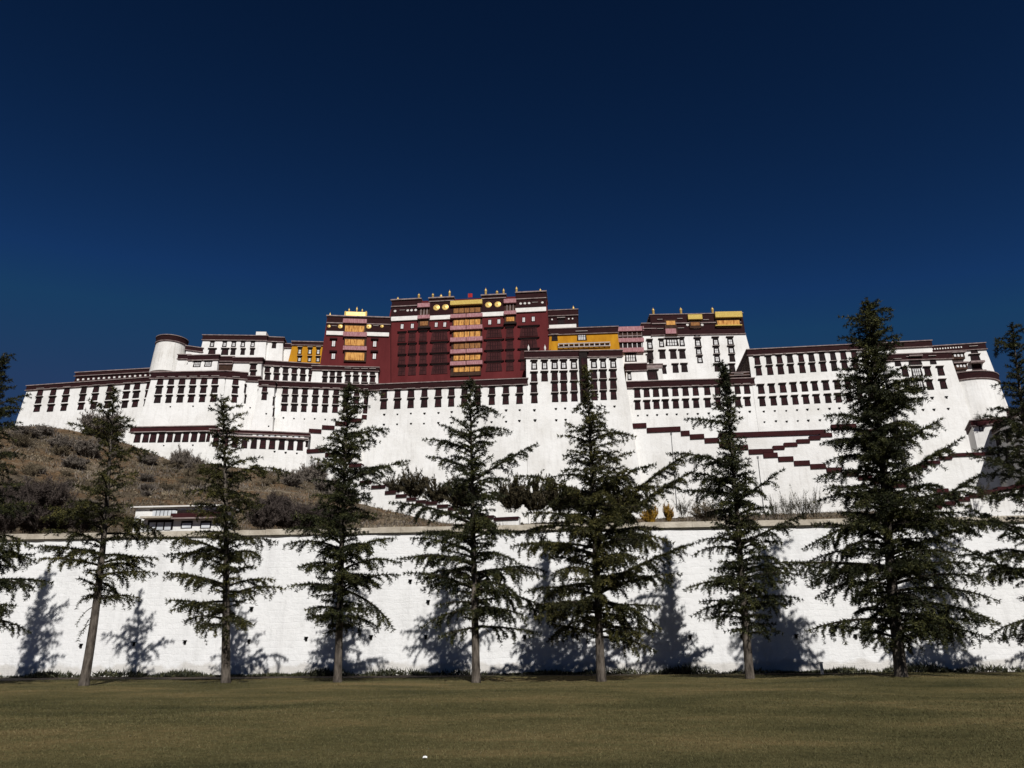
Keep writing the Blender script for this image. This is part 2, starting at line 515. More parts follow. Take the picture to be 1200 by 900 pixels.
# ------------------------------------------------------------------ facades
class Facade:
    """A battered wall plane: level top edge from the left to the right corner, leaning back as it rises."""
    def __init__(self, PL, PR, batter=0.09):
        self.P, self.b = PL, batter
        d = PR - PL
        d.z = 0
        self.L = d.length
        self.u = d.normalized()
        self.n = Vector((self.u.y, -self.u.x, 0))
        self.down = Vector((0, 0, -1)) + self.n * batter
        self.N = self.u.cross(self.down)
        self.Z = PL.z

    def uv(self, px, py):
        d = ray(px, py)
        t = (self.P - CAM).dot(self.N) / d.dot(self.N)
        p = CAM + d * t
        return (p - self.P).dot(self.u), p.z

    def pt(self, u, z, out=0.0):
        q = self.P + self.u * u + self.n * (self.b * (self.Z - z) + out)
        q.z = z
        return q

    def hit(self, px, py):
        return self.pt(*self.uv(px, py))

def facade(TL, TR, Y, ref="R", batter=0.09):
    if ref == "R":
        PR = at_y(*TR, Y); PL = at_z(*TL, PR.z)
    else:
        PL = at_y(*TL, Y); PR = at_z(*TR, PL.z)
    return Facade(PL, PR, batter)

def fac_from(TL, YL, TR, YR, batter=0.03):
    PL, PR = at_y(*TL, YL), at_y(*TR, YR)
    return Facade(PL, PR, batter)

def fslab(mb, F, u0, u1, z0, z1, out, back, mi=0):
    mb.hexa([F.pt(u0, z0, out), F.pt(u1, z0, out), F.pt(u1, z0, -back), F.pt(u0, z0, -back),
             F.pt(u0, z1, out), F.pt(u1, z1, out), F.pt(u1, z1, -back), F.pt(u0, z1, -back)], mi)

def rect(F, x0, x1, y0, y1):
    xm, ym = (x0 + x1) / 2, (y0 + y1) / 2
    return F.uv(x0, ym)[0], F.uv(x1, ym)[0], F.uv(xm, y1)[1], F.uv(xm, y0)[1]

def fbox(parent, name, F, x0, x1, y0, y1, out, back, mat):
    mb = MB()
    u0, u1, z0, z1 = rect(F, x0, x1, y0, y1)
    fslab(mb, F, u0, u1, z0, z1, out, back)
    return mb.build(name, M[mat], parent)

def wing(name, label, F, depth, base, wall="white", band=5.0, band_mat="maroon", sb=0.06, coping=True, cornice=True, out=0.35, cat="palace wing", group=None, sbr=None):
    """One block of the palace: battered wall, twig frieze, slate edges; its Empty stands at the foot of the front."""
    sbr = sb if sbr is None else sbr
    root = thing(name, label, cat, F.pt(F.L / 2, base), group)
    bz = F.Z - F.uv(*proj_shift(F, band))[1] if band else 0.0
    H = F.Z - base
    top = F.Z - (bz * 0.5 if band else 0)
    mb = MB()
    a, c = -sb * H, F.L + sbr * H
    mb.hexa([F.pt(a, base), F.pt(c, base), F.pt(c, base) - F.n * (depth + F.b * H), F.pt(a, base) - F.n * (depth + F.b * H),
             F.pt(0, top), F.pt(F.L, top), F.pt(F.L, top) - F.n * depth, F.pt(0, top) - F.n * depth])
    mb.build("wall", M[wall], root)
    if band:
        mb = MB()
        z0 = F.Z - bz
        fslab(mb, F, -out, F.L + out, z0, F.Z, out, depth + out)
        mb.build("frieze", M[band_mat], root)
        if coping:
            mb = MB()
            fslab(mb, F, -out - 0.3, F.L + out + 0.3, F.Z + 0.01, F.Z + 0.34, out + 0.3, depth + out + 0.3)
            mb.build("roof_edge", M["pale"], root)
        if cornice:
            mb = MB()
            fslab(mb, F, -out - 0.25, F.L + out + 0.25, z0 - 0.24, z0 - 0.01, out + 0.25, 0.3)
            mb.build("cornice", M["pale"], root)
    return root

def proj_shift(F, band):
    """Pixel that lies `band` pixels below the middle of the facade's top edge."""
    p = F.pt(F.L / 2, F.Z) - CAM
    k = FPX / p.dot(FW)
    return 600 + p.dot(RT) * k, 450 - p.dot(UP) * k + band

# ------------------------------------------------------------------ windows: unit meshes (1 x 1 in x and z, metres in y), shared by every copy
def pane_mesh(name, pane, bar, nv, nh):
    mb = MB()
    mb.box(-0.36, 0.36, -0.05, 0.0, -0.44, 0.42, 0)
    for i in range(1, nv):
        x = -0.36 + 0.72 * i / nv
        mb.box(x - 0.03, x + 0.03, -0.09, -0.05, -0.44, 0.42, 1)
    for i in range(1, nh):
        z = -0.44 + 0.86 * i / nh
        mb.box(-0.36, 0.36, -0.085, -0.05, z - 0.025, z + 0.025, 1)
    return mb.mesh(name, [M[pane], M[bar]])

def frame_mesh(mat, t=0.13):
    mb = MB()
    for s in (-1, 1):        # the surround widens towards the foot
        a, b, c, d = s * 0.36, s * 0.52, s * 0.36, s * 0.44
        pts = [(a, -0.2, -0.5), (b, -0.2, -0.5), (b, 0, -0.5), (a, 0, -0.5), (c, -0.2, 0.5), (d, -0.2, 0.5), (d, 0, 0.5), (c, 0, 0.5)]
        if s < 0:
            pts = [pts[1], pts[0], pts[3], pts[2], pts[5], pts[4], pts[7], pts[6]]
        mb.hexa(pts)
    mb.box(-0.36, 0.36, -0.2, 0, -0.5, -0.44)
    mb.box(-0.36, 0.36, -0.2, 0, 0.42, 0.5)
    return mb.mesh("frame", M[mat])

def canopy_mesh(lo, hi):
    mb = MB()
    mb.box(-0.50, 0.50, -0.35, 0, 0.503, 0.57, 0)
    mb.box(-0.57, 0.57, -0.55, 0, 0.573, 0.64, 0)
    mb.box(-0.63, 0.63, -0.75, 0, 0.643, 0.70, 1)
    return mb.mesh("canopy", [M[lo], M[hi]])

def lit_mesh(name, nv):
    """Pale blind set deep in a broad black surround."""
    mb = MB()
    mb.box(-0.36, 0.36, -0.05, 0.0, -0.44, 0.42, 1)
    mb.box(-0.25, 0.25, -0.08, -0.05, -0.36, 0.24, 0)
    for i in range(1, nv):
        x = -0.25 + 0.5 * i / nv
        mb.box(x - 0.018, x + 0.018, -0.11, -0.08, -0.36, 0.24, 1)
    mb.box(-0.25, 0.25, -0.105, -0.08, 0.0, 0.035, 1)
    return mb.mesh(name, [M["blind"], M["black"]])

PANE = {
    "dark": pane_mesh("window", "shutter", "black", 2, 2),
    "dim": pane_mesh("window", "dark_glass", "black", 2, 2),
    "lit": lit_mesh("window", 2),
    "wide": pane_mesh("window", "dark_glass", "shutter", 5, 2),
    "litwide": pane_mesh("window", "blind", "black", 4, 2),
    "red": pane_mesh("window", "red_pane", "maroon", 2, 2),
    "redwide": pane_mesh("window", "red_pane", "maroon", 5, 2),
    "slit": pane_mesh("window", "blind", "maroon", 2, 1),
}
FRAME = {"black": frame_mesh("black"), "maroon": frame_mesh("red_pane")}
CANOPY = {"pale": canopy_mesh("black", "canopy"), "maroon": canopy_mesh("black", "maroon")}
SKIN = {"dark": ("black", "pale"), "dim": ("black", "pale"), "lit": ("black", "pale"), "wide": ("black", "pale"), "litwide": ("black", "pale"),
        "red": ("maroon", "maroon"), "redwide": ("maroon", "maroon"), "slit": ("maroon", None)}

def window(root, F, px, py, w, h, kind="dark"):
    u, z = F.uv(px, py)
    u0, u1 = F.uv(px - w / 2, py)[0], F.uv(px + w / 2, py)[0]
    za, zb = F.uv(px, py + h / 2)[1], F.uv(px, py - h / 2)[1]
    up = (-F.down).normalized()
    y = up.cross(F.u)
    rot = Matrix((F.u, y, up)).transposed().to_4x4()
    p = F.pt(u, (za + zb) / 2) - Vector(root["origin"])
    W, Hh = abs(u1 - u0), (zb - za)
    j = 1 + rnd.uniform(-0.05, 0.05)
    mtx = Matrix.Translation(p) @ rot @ Matrix.Diagonal((W * j, 1, Hh * (1 + rnd.uniform(-0.04, 0.04)), 1))
    o = bpy.data.objects.new("window", PANE[kind])
    COL.objects.link(o)
    o.parent = root
    o.matrix_basis = mtx
    fm, cm = SKIN[kind]
    f = bpy.data.objects.new("frame", FRAME[fm])
    COL.objects.link(f)
    f.parent = o
    if cm:
        c = bpy.data.objects.new("canopy", CANOPY[cm])
        COL.objects.link(c)
        c.parent = o
    return o

def row(root, F, xs, y0, y1, w=6.5, h=8.0, kind="dark"):
    """Windows along one floor: y runs from y0 at the first to y1 at the last."""
    a, b = xs[0], xs[-1]
    for x in xs:
        t = 0 if a == b else (x - a) / (b - a)
        k = kind if isinstance(kind, str) else rnd.choice(kind)
        window(root, F, x, y0 + (y1 - y0) * t, w, h, k)

vent_mb = MB()
vent_mb.box(-0.5, 0.5, -0.03, 0.0, -0.5, 0.5, 0)
vent_mb.box(-0.8, 0.8, -0.35, 0.0, 0.5, 0.8, 0)
VENT = vent_mb.mesh("vent", [M["hole_dark"]])

def vents(root, F, xs, y0, y1, s=1.5):
    a, b = xs[0], xs[-1]
    for x in xs:
        t = 0 if a == b else (x - a) / (b - a)
        py = y0 + (y1 - y0) * t + rnd.uniform(-0.4, 0.4)
        u, z = F.uv(x + rnd.uniform(-0.4, 0.4), py)
        up = (-F.down).normalized()
        rot = Matrix((F.u, up.cross(F.u), up)).transposed().to_4x4()
        o = bpy.data.objects.new("vent", VENT)
        COL.objects.link(o)
        o.parent = root
        k = s * 0.27 * rnd.uniform(0.8, 1.2)
        o.matrix_basis = Matrix.Translation(F.pt(u, z) - Vector(root["origin"])) @ rot @ Matrix.Diagonal((k, 1, k, 1))

def finial(root, F, px, py_base, h_px, r=0.45, back=1.5, mat="gold", kind="banner"):
    """Gilt roof ornament standing on the roof edge."""
    r *= 1.35
    u, z = F.uv(px, py_base)
    zt = F.uv(px, py_base - h_px * 1.1)[1]
    p = F.pt(u, z, -back)
    H = zt - z
    mb = MB()
    z -= 0.4
    if kind == "banner":
        prof = [(r * 0.9, z), (r * 0.9, z + 0.4 + H * 0.1), (r * 0.55, z + 0.4 + H * 0.14), (r * 0.8, z + 0.4 + H * 0.2), (r * 0.85, z + 0.4 + H * 0.62),
                (r * 1.05, z + 0.4 + H * 0.66), (r * 0.7, z + 0.4 + H * 0.78), (r * 0.25, z + 0.4 + H * 0.88), (0.03, z + 0.4 + H)]
    else:
        prof = [(r * 0.5, z), (r * 0.5, z + 0.4), (r * 0.4, z + 0.4 + H * 0.2), (r * 1.0, z + 0.4 + H * 0.45), (r * 0.8, z + 0.4 + H * 0.65), (r * 0.2, z + 0.4 + H * 0.85), (0.03, z + 0.4 + H)]
    mb.lathe(p.x, p.y, prof, 10)
    return mb.build("finial", M[mat], root, smooth=True)

def disc(root, F, px, py, d_px, mat="gold"):
    """Gilt round medallion on the frieze."""
    u, z = F.uv(px, py)
    rr = abs(F.uv(px + d_px / 2, py)[0] - u)
    mb = MB()
    n = 20
    rings = [(1.0, 0.35), (1.0, 0.62), (0.78, 0.72), (0.70, 0.60), (0.35, 0.66), (0.0, 0.80)]
    o = 0
    for fr, ou in rings:
        for k in range(n):
            a = 2 * math.pi * k / n
            mb.v.append(tuple(F.pt(u + math.cos(a) * rr * fr, z + math.sin(a) * rr * fr, ou)))
    for i in range(len(rings) - 1):
        for k in range(n):
            k2 = (k + 1) % n
            mb.f.append([i * n + k, i * n + k2, (i + 1) * n + k2, (i + 1) * n + k]); mb.mi.append(0)
    return mb.build("medallion", M[mat], root)

def dots(root, F, xs, y0, y1, s=1.4, out=0.45, mat="offwhite"):
    """Row of white beam ends under the roof edge."""
    a, b = xs[0], xs[-1]
    for x in xs:
        t = (x - a) / (b - a) if b != a else 0
        y = y0 + (y1 - y0) * t
        fbox(root, "beam_end", F, x - s / 2, x + s / 2, y - s / 2, y + s / 2, out, 0.1, mat)

def lin(a, b, n):
    return [a + (b - a) * i / (n - 1) for i in range(n)]

# ================================================================== ground, lawn and hill
def sheet(name, x0, x1, y0, y1, z, mat):
    me = bpy.data.meshes.new(name)
    me.from_pydata([(x0, y0, z), (x1, y0, z), (x1, y1, z), (x0, y1, z)], [], [(0, 1, 2, 3)])
    me.materials.append(M[mat])
    o = bpy.data.objects.new(name, me)
    COL.objects.link(o)
    return tag(o, kind="structure")

sheet("ground", -5000, 5000, -3000, 7000, -0.012, "earth")

# the rampart runs nearly square to the view, its right end a little nearer
RAMP = fac_from((0, 627.5), 47.4, (1200, 606.5), 43.2, batter=0.05)
def ramp_y(x):                                     # foot of the rampart under x
    p = RAMP.pt((x - RAMP.P.x) / RAMP.u.x, 0.0)
    return p.y

# lawn: a fine sheet with gentle swells
def lawn_z(x, y):
    return 0.10 + 0.05 * np.sin(x * 0.23 + 1.0) * np.sin(y * 0.31) + 0.03 * np.sin(x * 0.61 - y * 0.4) + 0.16 * np.exp(-((x - 16.5) / 6.0) ** 2 - ((y - 34.0) / 5.0) ** 2)

gx, gy = np.linspace(-70, 70, 141), np.linspace(-30, 42.0, 73)
X, Y = np.meshgrid(gx, gy)
Z = lawn_z(X, Y)
vv = np.stack([X, Y, Z], -1).reshape(-1, 3)
ff = []
for j in range(len(gy) - 1):
    for i in range(len(gx) - 1):
        a = j * len(gx) + i
        ff.append((a, a + 1, a + 1 + len(gx), a + len(gx)))
me = bpy.data.meshes.new("lawn")
me.from_pydata(vv.tolist(), [], ff)
me.materials.append(M["lawn"])
me.polygons.foreach_set("use_smooth", [True] * len(ff))
lawn = bpy.data.objects.new("lawn", me)
COL.objects.link(lawn)
tag(lawn, kind="structure")

bed = sheet("planting_bed", -70, 70, 41.9, 50.0, 0.10, "soil")

# hillside: its crest (where the palace walls stand) seen at these pixels
CREST = [(-160, 524), (-40, 518), (0, 510), (20, 500), (50, 499), (80, 503), (110, 509), (150, 520), (200, 540), (250, 545), (300, 551), (360, 558),
         (430, 584), (480, 599), (540, 611), (620, 614), (760, 608), (860, 604), (960, 601), (1100, 600), (1200, 596), (1400, 590)]
cp = [at_y(px, py, 255.0) for px, py in CREST]
cxs, czs = [p.x for p in cp], [p.z for p in cp]
hx, hy = np.linspace(-330, 330, 221), np.concatenate([np.linspace(56, 262, 120), np.linspace(266, 700, 30)])
X, Y = np.meshgrid(hx, hy)
zc = np.interp(X, cxs, czs)
t = np.clip((Y - 56) / (255.0 - 56), 0, 1)
Z = 3.5 + (zc - 3.5) * (t ** 1.06) + np.clip(Y - 255, 0, 400) * 0.02
lump = sum(np.sin(X * f * 1.1 + p) * np.sin(Y * f + p * 1.7) / f for f, p in ((0.05, 0.3), (0.11, 1.9), (0.23, 4.1), (0.47, 2.2)))
Z = Z + lump * 0.07 * np.clip(t * 3, 0, 1) * np.clip((262 - Y) / 40, 0.15, 1)
Z = Z - np.clip((Y - 330) / 300, 0, 1) * (Z * 0.6)
vv = np.stack([X, Y, Z], -1).reshape(-1, 3)
ff = []
for j in range(len(hy) - 1):
    for i in range(len(hx) - 1):
        a = j * len(hx) + i
        ff.append((a, a + 1, a + 1 + len(hx), a + len(hx)))
me = bpy.data.meshes.new("hill")
me.from_pydata(vv.tolist(), [], ff)
me.materials.append(M["hill"])
me.polygons.foreach_set("use_smooth", [True] * len(ff))
hill = bpy.data.objects.new("hill", me)
COL.objects.link(hill)
tag(hill, kind="structure")
hill_grid = (hx, hy, Z)

def hill_z(x, y):
    i = int(np.clip(np.searchsorted(hx, x) - 1, 0, len(hx) - 2))
    j = int(np.clip(np.searchsorted(hy, y) - 1, 0, len(hy) - 2))
    fx = min(max((x - hx[i]) / (hx[i + 1] - hx[i]), 0), 1)
    fy = min(max((y - hy[j]) / (hy[j + 1] - hy[j]), 0), 1)
    a, b, c, d = Z[j, i], Z[j, i + 1], Z[j + 1, i], Z[j + 1, i + 1]
    return (a * (1 - fx) + b * fx) * (1 - fy) + (c * (1 - fx) + d * fx) * fy

def hill_hit(px, py):
    """First point of the hillside along the line of sight through a pixel."""
    d = ray(px, py)
    for y in np.arange(70, 300, 1.0):
        p = CAM + d * (y / d.y)
        if hill_z(p.x, y) >= p.z:
            return Vector((p.x, y, hill_z(p.x, y)))
    return None

# ================================================================== the rampart in front of the hill
ramp_root = thing("rampart", "long whitewashed stone wall behind the row of cedars, topped by a beige stone coping", "wall", RAMP.pt(RAMP.L / 2, 0))
mb = MB()
ua, ub = -26.0, RAMP.L + 26.0
segs = 150
zt = RAMP.Z - 0.30
rr_ = random.Random(3)
for k in range(segs + 1):
    u = ua + (ub - ua) * k / segs
    for z in (0.0, 1.2, 2.6, 4.2, 5.8, zt):
        mb.v.append(tuple(RAMP.pt(u, z, rr_.uniform(-0.035, 0.035))))
for k in range(segs):
    for q in range(5):
        a = k * 6 + q
        mb.f.append((a, a + 6, a + 7, a + 1)); mb.mi.append(0)
fslab(mb, RAMP, ua, ub, 0.0, zt, -0.25, 1.6)
mb.build("masonry", M["rampart"], ramp_root)
mb = MB()
u = ua
while u < ub:
    l = rr_.uniform(0.9, 1.7)
    dz = rr_.uniform(-0.02, 0.02)
    fslab(mb, RAMP, u, min(u + l - 0.012, ub), zt + 0.012 , zt + 0.33 + dz, 0.17 + rr_.uniform(-0.02, 0.02), 1.7)
    u += l
mb.build("coping", M["coping"], ramp_root)
SPOUTS = [(225, 681), (295, 714), (217, 753), (292, 752), (359, 749), (157, 755), (95, 757), (502, 638), (502, 706), (435, 747), (499, 747), (615, 747), (676, 746), (749, 747),
          (481, 682), (560, 749), (809, 747), (933, 746), (870, 747), (1003, 746), (926, 706), (1066, 746), (1128, 745), (1040, 690), (690, 690)]
for px, py in SPOUTS:
    u, z = RAMP.uv(px, py)
    mb = MB()
    fslab(mb, RAMP, u - 0.065, u + 0.065, z - 0.10, z + 0.09, 0.045, 0.2, 0)
    fslab(mb, RAMP, u - 0.10, u + 0.10, z + 0.095, z + 0.13, 0.17, 0.1, 0)
    mb.build("drain_spout", [M["hole_dark"]], ramp_root)

# ================================================================== the palace, west to east
def base_z(px, py, y):
    return at_y(px, py, y).z

# --- west bastion
W1 = facade((33, 452.8), (177.5, 442.6), 288)
r = wing("white_wing", "white battered wing at the far left end of the palace, three rows of dark windows", W1, 32, base_z(80, 500, 300) - 12, band=4.6)
for i, (x0, y0, x2, y2) in enumerate([(47.2, 460.2, 43.6, 479.2), (62.7, 459.8, 59.4, 478.8), (78.3, 458.5, 75, 478), (98.3, 457.4, 95, 476.8), (112.8, 456.3, 109.6, 476),
                                      (129.3, 455.5, 126, 475), (149.2, 453.4, 146.3, 474.5), (160.8, 453, 158.5, 473.5), (173.6, 452.4, 170.6, 472.5)]):
    for q in range(3):
        window(r, W1, x0 + (x2 - x0) * q / 2, y0 + (y2 - y0) * q / 2 - (0.3 if q == 1 else 0), 6.9 if i < 8 else 3.4, 6.6, "dark" if rnd.random() < 0.8 else "dim")
F = facade((90, 437.2), (178, 432.2), 297)
r = wing("roof_pavilion", "low maroon roof storey with white beam ends, set back on the far left wing", F, 14, W1.Z - 3, wall="maroon", band=3.6)
dots(r, F, lin(92, 177, 15), 445.3, 439.8, 1.9)
fbox(r, "sill", F, 90, 178, 446.2, 447.6, 0.7, 0.2, "pale")
# stepped white buttress blocks low between the two bastions
F = facade((160, 484), (180, 483), 279)
r = thing("stepped_buttress", "small stepped white buttress low on the wall between the two left wings", "buttress", F.pt(F.L / 2, base_z(170, 505, 279)))
for x0, x1, y0, o_ in ((164, 172, 491.5, 2.4), (171, 180, 486, 1.2), (176, 187, 481.5, 0.4)):
    fbox(r, "step_block", F, x0, x1, y0, 506, o_, 12, "white")

# --- round tower
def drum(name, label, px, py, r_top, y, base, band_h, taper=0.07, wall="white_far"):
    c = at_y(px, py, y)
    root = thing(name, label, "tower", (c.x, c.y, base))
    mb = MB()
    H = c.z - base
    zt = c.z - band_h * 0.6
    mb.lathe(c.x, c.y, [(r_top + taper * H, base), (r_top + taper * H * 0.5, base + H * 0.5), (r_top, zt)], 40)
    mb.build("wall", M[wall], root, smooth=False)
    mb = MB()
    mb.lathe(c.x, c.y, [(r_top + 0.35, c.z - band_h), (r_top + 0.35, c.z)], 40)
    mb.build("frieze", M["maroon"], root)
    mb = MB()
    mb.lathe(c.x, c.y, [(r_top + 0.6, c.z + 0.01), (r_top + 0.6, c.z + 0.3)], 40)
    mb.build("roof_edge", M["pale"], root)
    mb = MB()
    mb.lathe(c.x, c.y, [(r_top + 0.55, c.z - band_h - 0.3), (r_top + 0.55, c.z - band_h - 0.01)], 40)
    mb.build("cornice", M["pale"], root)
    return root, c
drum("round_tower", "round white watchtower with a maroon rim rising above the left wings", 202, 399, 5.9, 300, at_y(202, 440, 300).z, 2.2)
F = facade((219, 406), (237, 408.5), 298)
wing("stair_annex", "small white annex with a maroon edge leaning against the right side of the round watchtower", F, 10, W1.Z - 1, band=4)

# --- second bastion
W2 = facade((179, 437), (265, 435.5), 272)
r = wing("white_wing", "white wing below the round tower, three rows of six maroon windows", W2, 34, base_z(250, 545, 262) - 12, band=6.5)
for y, xa, xb in ((446.8, 188, 252.2), (457.3, 186.3, 251.5), (468, 184.8, 250.2)):
    row(r, W2, lin(xa, xb, 6), y + 0.4, y - 0.6, 7.2, 7.2, ["dark", "dark", "dim"])
vents(r, W2, [200, 226, 246], 477, 476, 1.2)
W2b = Facade(W2.pt(W2.L + 0.3, W2.Z, 0), at_z(289, 437.5, W2.Z), 0.09)
r = wing("white_wing", "narrow white return wing with one column of three windows, right of the six-column wing", W2b, 26, base_z(280, 548, 262) - 12, band=7, sb=0)
for y, x in ((447.2, 276.2), (457.5, 275.4), (468, 274.6)):
    window(r, W2b, x, y, 7, 7.2, "dark")
for y in (456, 468):
    window(r, W2b, 287.3, y, 2.2, 8, "dim")
W3 = facade((289.5, 441.5), (304, 442), 275)
r = wing("buttress_wing", "plain windowless white buttress between the left wings", W3, 20, base_z(295, 552, 262) - 12, band=5)
vents(r, W3, [293, 298], 478, 494, 1.2)
for y in (462, 474):
    window(r, W3, 302.8, y, 2.0, 8, "dim")
W4 = facade((304.5, 446.5), (322, 447.2), 272.5)
r = wing("buttress_wing", "slim white buttress with one column of two windows between the left wings", W4, 22, base_z(312, 552, 262) - 12, band=5.5)
row(r, W4, [310.3], 456.5, 456.5, 6.2, 7.5); row(r, W4, [309.8], 465, 465, 6.2, 7.5)
vents(r, W4, [312, 315], 485, 500, 1.2)
for y in (471, 484):
    window(r, W4, 320.6, y, 2.0, 8, "dim")
W5 = facade((322.5, 447.6), (442, 452.2), 276, ref="L")
r = wing("white_wing", "long white wing with three window rows below the yellow house and small red chapel", W5, 26, base_z(360, 560, 255) - 14, band=5.5)
for y, dx in ((459, 0), (467.8, -0.6), (478.3, -1.3)):
    row(r, W5, [a + dx for a in (334.3, 346, 357.5, 370, 382, 394, 406, 418, 430)], y, y + 2.4, 6.8, 7.4, ["dark", "dark", "dim"])
vents(r, W5, lin(332, 430, 9), 490.5, 493, 1.3)

# --- upper tiers on the west side
F = facade((210, 416.2), (222.5, 416.2), 285)
wing("roof_block", "tiny white block with a thick maroon rim at the foot of the round watchtower", F, 10, W2.Z - 3, band=4.5)
F = facade((222, 417.2), (256, 416.4), 283.5)
r = wing("roof_pavilion", "low white roof house with two broad windows beside the round watchtower", F, 12, W2.Z - 3, band=5)
window(r, F, 231, 427, 9, 6, "litwide"); window(r, F, 244, 426.6, 8.5, 6, "litwide")
F = facade((255, 418.5), (273.5, 418.5), 285)
r = wing("roof_pavilion", "dark timber roof gallery between the broad-windowed roof house and a white turret", F, 10, W2.Z - 3, wall="timber", band=5)
fbox(r, "railing", F, 256, 273, 426, 427.4, 0.4, 0.1, "pale")
F = facade((275, 419.8), (307, 420), 281)
r = wing("white_turret", "white turret with two stacked windows above the left wings", F, 16, W2.Z - 8, band=4.6)
row(r, F, [296.8], 430.6, 430.6, 7.2, 6.8); row(r, F, [296.5], 438.6, 438.6, 7.2, 6.4)
F = facade((307.3, 423.2), (374, 427.3), 284, ref="L")
r = wing("white_wing", "upper white wing with two rows of six windows under the yellow house", F, 18, W5.Z - 6, band=4.4)
row(r, F, [313.3, 324, 334.6, 345, 355, 364.8], 433.9, 436, 6.4, 6.3, ["dark", "dim"]); row(r, F, [313.5, 324, 334.4, 344.7, 354.8, 364.6], 441.6, 443.9, 6.4, 6.3, ["dark", "dim"])
N1 = facade((239, 393.3), (312.5, 394.2), 300)
r = wing("white_house", "white house with a white roof box and ten windows, left of the yellow house", N1, 18, base_z(270, 424, 300) - 6, band=5)
row(r, N1, [248.7, 263.3, 274, 284.7, 296.2], 403.4, 403.6, 5.2, 6.2, "lit")
for x, w in ((248.5, 8.4), (263.6, 8.6), (273.2, 5.6), (284.6, 5.2), (295.6, 5.2)):
    window(r, N1, x, 412.6, w, 6.2, "wide" if w > 8 else "dim")
mb = MB()
u0, u1, z0, z1 = rect(N1, 300, 312, 389.6, 393.6)
fslab(mb, N1, u0, u1, N1.Z + 0.35, N1.Z + 2.1, 0.2, 5)
mb.build("roof_box", M["offwhite"], r)
F = facade((313, 395.5), (332, 396.2), 302)
r = wing("white_house", "narrow white house with a single window beside the high white house on the left", F, 16, base_z(320, 424, 300) - 6, band=4.5)
window(r, F, 321.2, 405, 5.2, 6, "dim")
F = facade((332.5, 403.6), (343.5, 403.6), 305)
wing("white_house", "low white link house touching the left side of the yellow house", F, 12, base_z(335, 428, 302) - 6, band=4)
Y1 = facade((343.3, 400.8), (380, 401.6), 300)
r = wing("yellow_house", "ochre yellow house with six windows left of the small red chapel", Y1, 18, base_z(360, 428, 300) - 6, wall="yellow", band=3.4, sb=0.12)
row(r, Y1, [351.3, 363.2, 373], 411.8, 412, 4.8, 7, "lit"); row(r, Y1, [351, 362.8, 372.6], 421, 421.4, 4.8, 5.6, "lit")

# --- small red chapel with its white base
RC = facade((383.5, 371.6), (457.5, 373.8), 288, ref="L")
r = wing("red_chapel", "small dark red chapel with a gilt roof plaque, left of the great red hall", RC, 26, base_z(410, 434, 286) - 8, wall="red", band=0, sb=0.05, cat="chapel")
fbox(r, "frieze", RC, 383.3, 457.5, 372, 389.2, 0.5, 20, "maroon")
fbox(r, "roof_edge", RC, 382.6, 458, 371, 372.2, 0.9, 20.5, "pale")
fbox(r, "ledge", RC, 382.8, 458, 379.4, 380.4, 0.8, 0.2, "pale")
fbox(r, "white_band", RC, 382.6, 456, 389.4, 393.8, 0.62, 0.3, "offwhite")
mb = MB(); u0, u1, z0, z1 = rect(RC, 403.3, 429.5, 364.3, 374)
fslab(mb, RC, u0, u1, z0, z1, -1.0, 2.0)
gp = mb.build("gilt_plaque", M["gold"], r)
for a in (403.6, 427.8):
    fbox(gp, "post", RC, a, a + 1.6, 363.6, 374, -0.8, 1.1, "gold_cloth")
fbox(gp, "inset", RC, 406, 427, 366.3, 372.6, -0.85, 1.1, "gold")
for px, d in ((399, 5.6), (432.3, 6.4)):
    disc(r, RC, px, 383.2, d)
for px in (385.8, 447.8):
    disc(r, RC, px, 383, 4, "gold")
for i, (y0, y1, m_) in enumerate(((375.3, 380, "pink"), (390.6, 395.6, "pink"), (407, 411.6, "pink"))):
    fbox(r, "valance", RC, 402.4, 430.2, y0, y1, 1.5, 0.2, m_)
for i, (y0, y1) in enumerate(((381.6, 390.4), (397.6, 406.4), (413, 423.6))):
    b_ = fbox(r, "gallery", RC, 403.4, 429.4, y0 - 1.4, y1 + 0.8, 0.75, 0.2, "timber")
    fbox(b_, "curtain", RC, 404.6, 427, y0 + 1.2, y1 - 0.6, 0.95, 0.1, "curtain")
for px, py in ((391, 402.6), (390.7, 417.4), (439.2, 403), (438.8, 417.4)):
    window(r, RC, px, py, 5.2, 7.4, "slit")
    fbox(r, "lintel", RC, px - 4.4, px + 4.4, py - 6.2, py - 4.6, 0.8, 0.1, "maroon")
for px in (391.6, 440.4):
    window(r, RC, px, 386.6, 5, 6, "dim")
for px, h in ((386, 8), (408.5, 6), (417.6, 8), (424, 5)):
    finial(r, RC, px, 371 if px < 400 or px > 430 else 364.3, h * 0.75, 0.32, mat="gold", kind="bulb")
WB = Facade(RC.pt(-3.0, at_y(380, 431.5, 284).z, 0.0), RC.pt(RC.L - 3.5, at_y(380, 431.5, 284).z, 0.0), 0.09)
off = RC.n * (0.09 * (RC.Z - WB.Z) + 1.6)
WB.P = WB.P + off
r = wing("white_wing", "white base storey with narrow windows directly under the small red chapel", WB, 8, WB.Z - 14, band=4)
row(r, WB, [381, 389.6, 397.6], 438.8, 438.8, 6, 6, "dim"); row(r, WB, [380.6, 389.3, 397.4], 445.2, 445.4, 6, 5.6, "dim")
for y in (436.6, 444.4, 452.8):
    row(r, WB, [407.6, 417.1, 427, 436.6], y, y + 0.6, 6.4, 6.6, ["dark", "dim"])

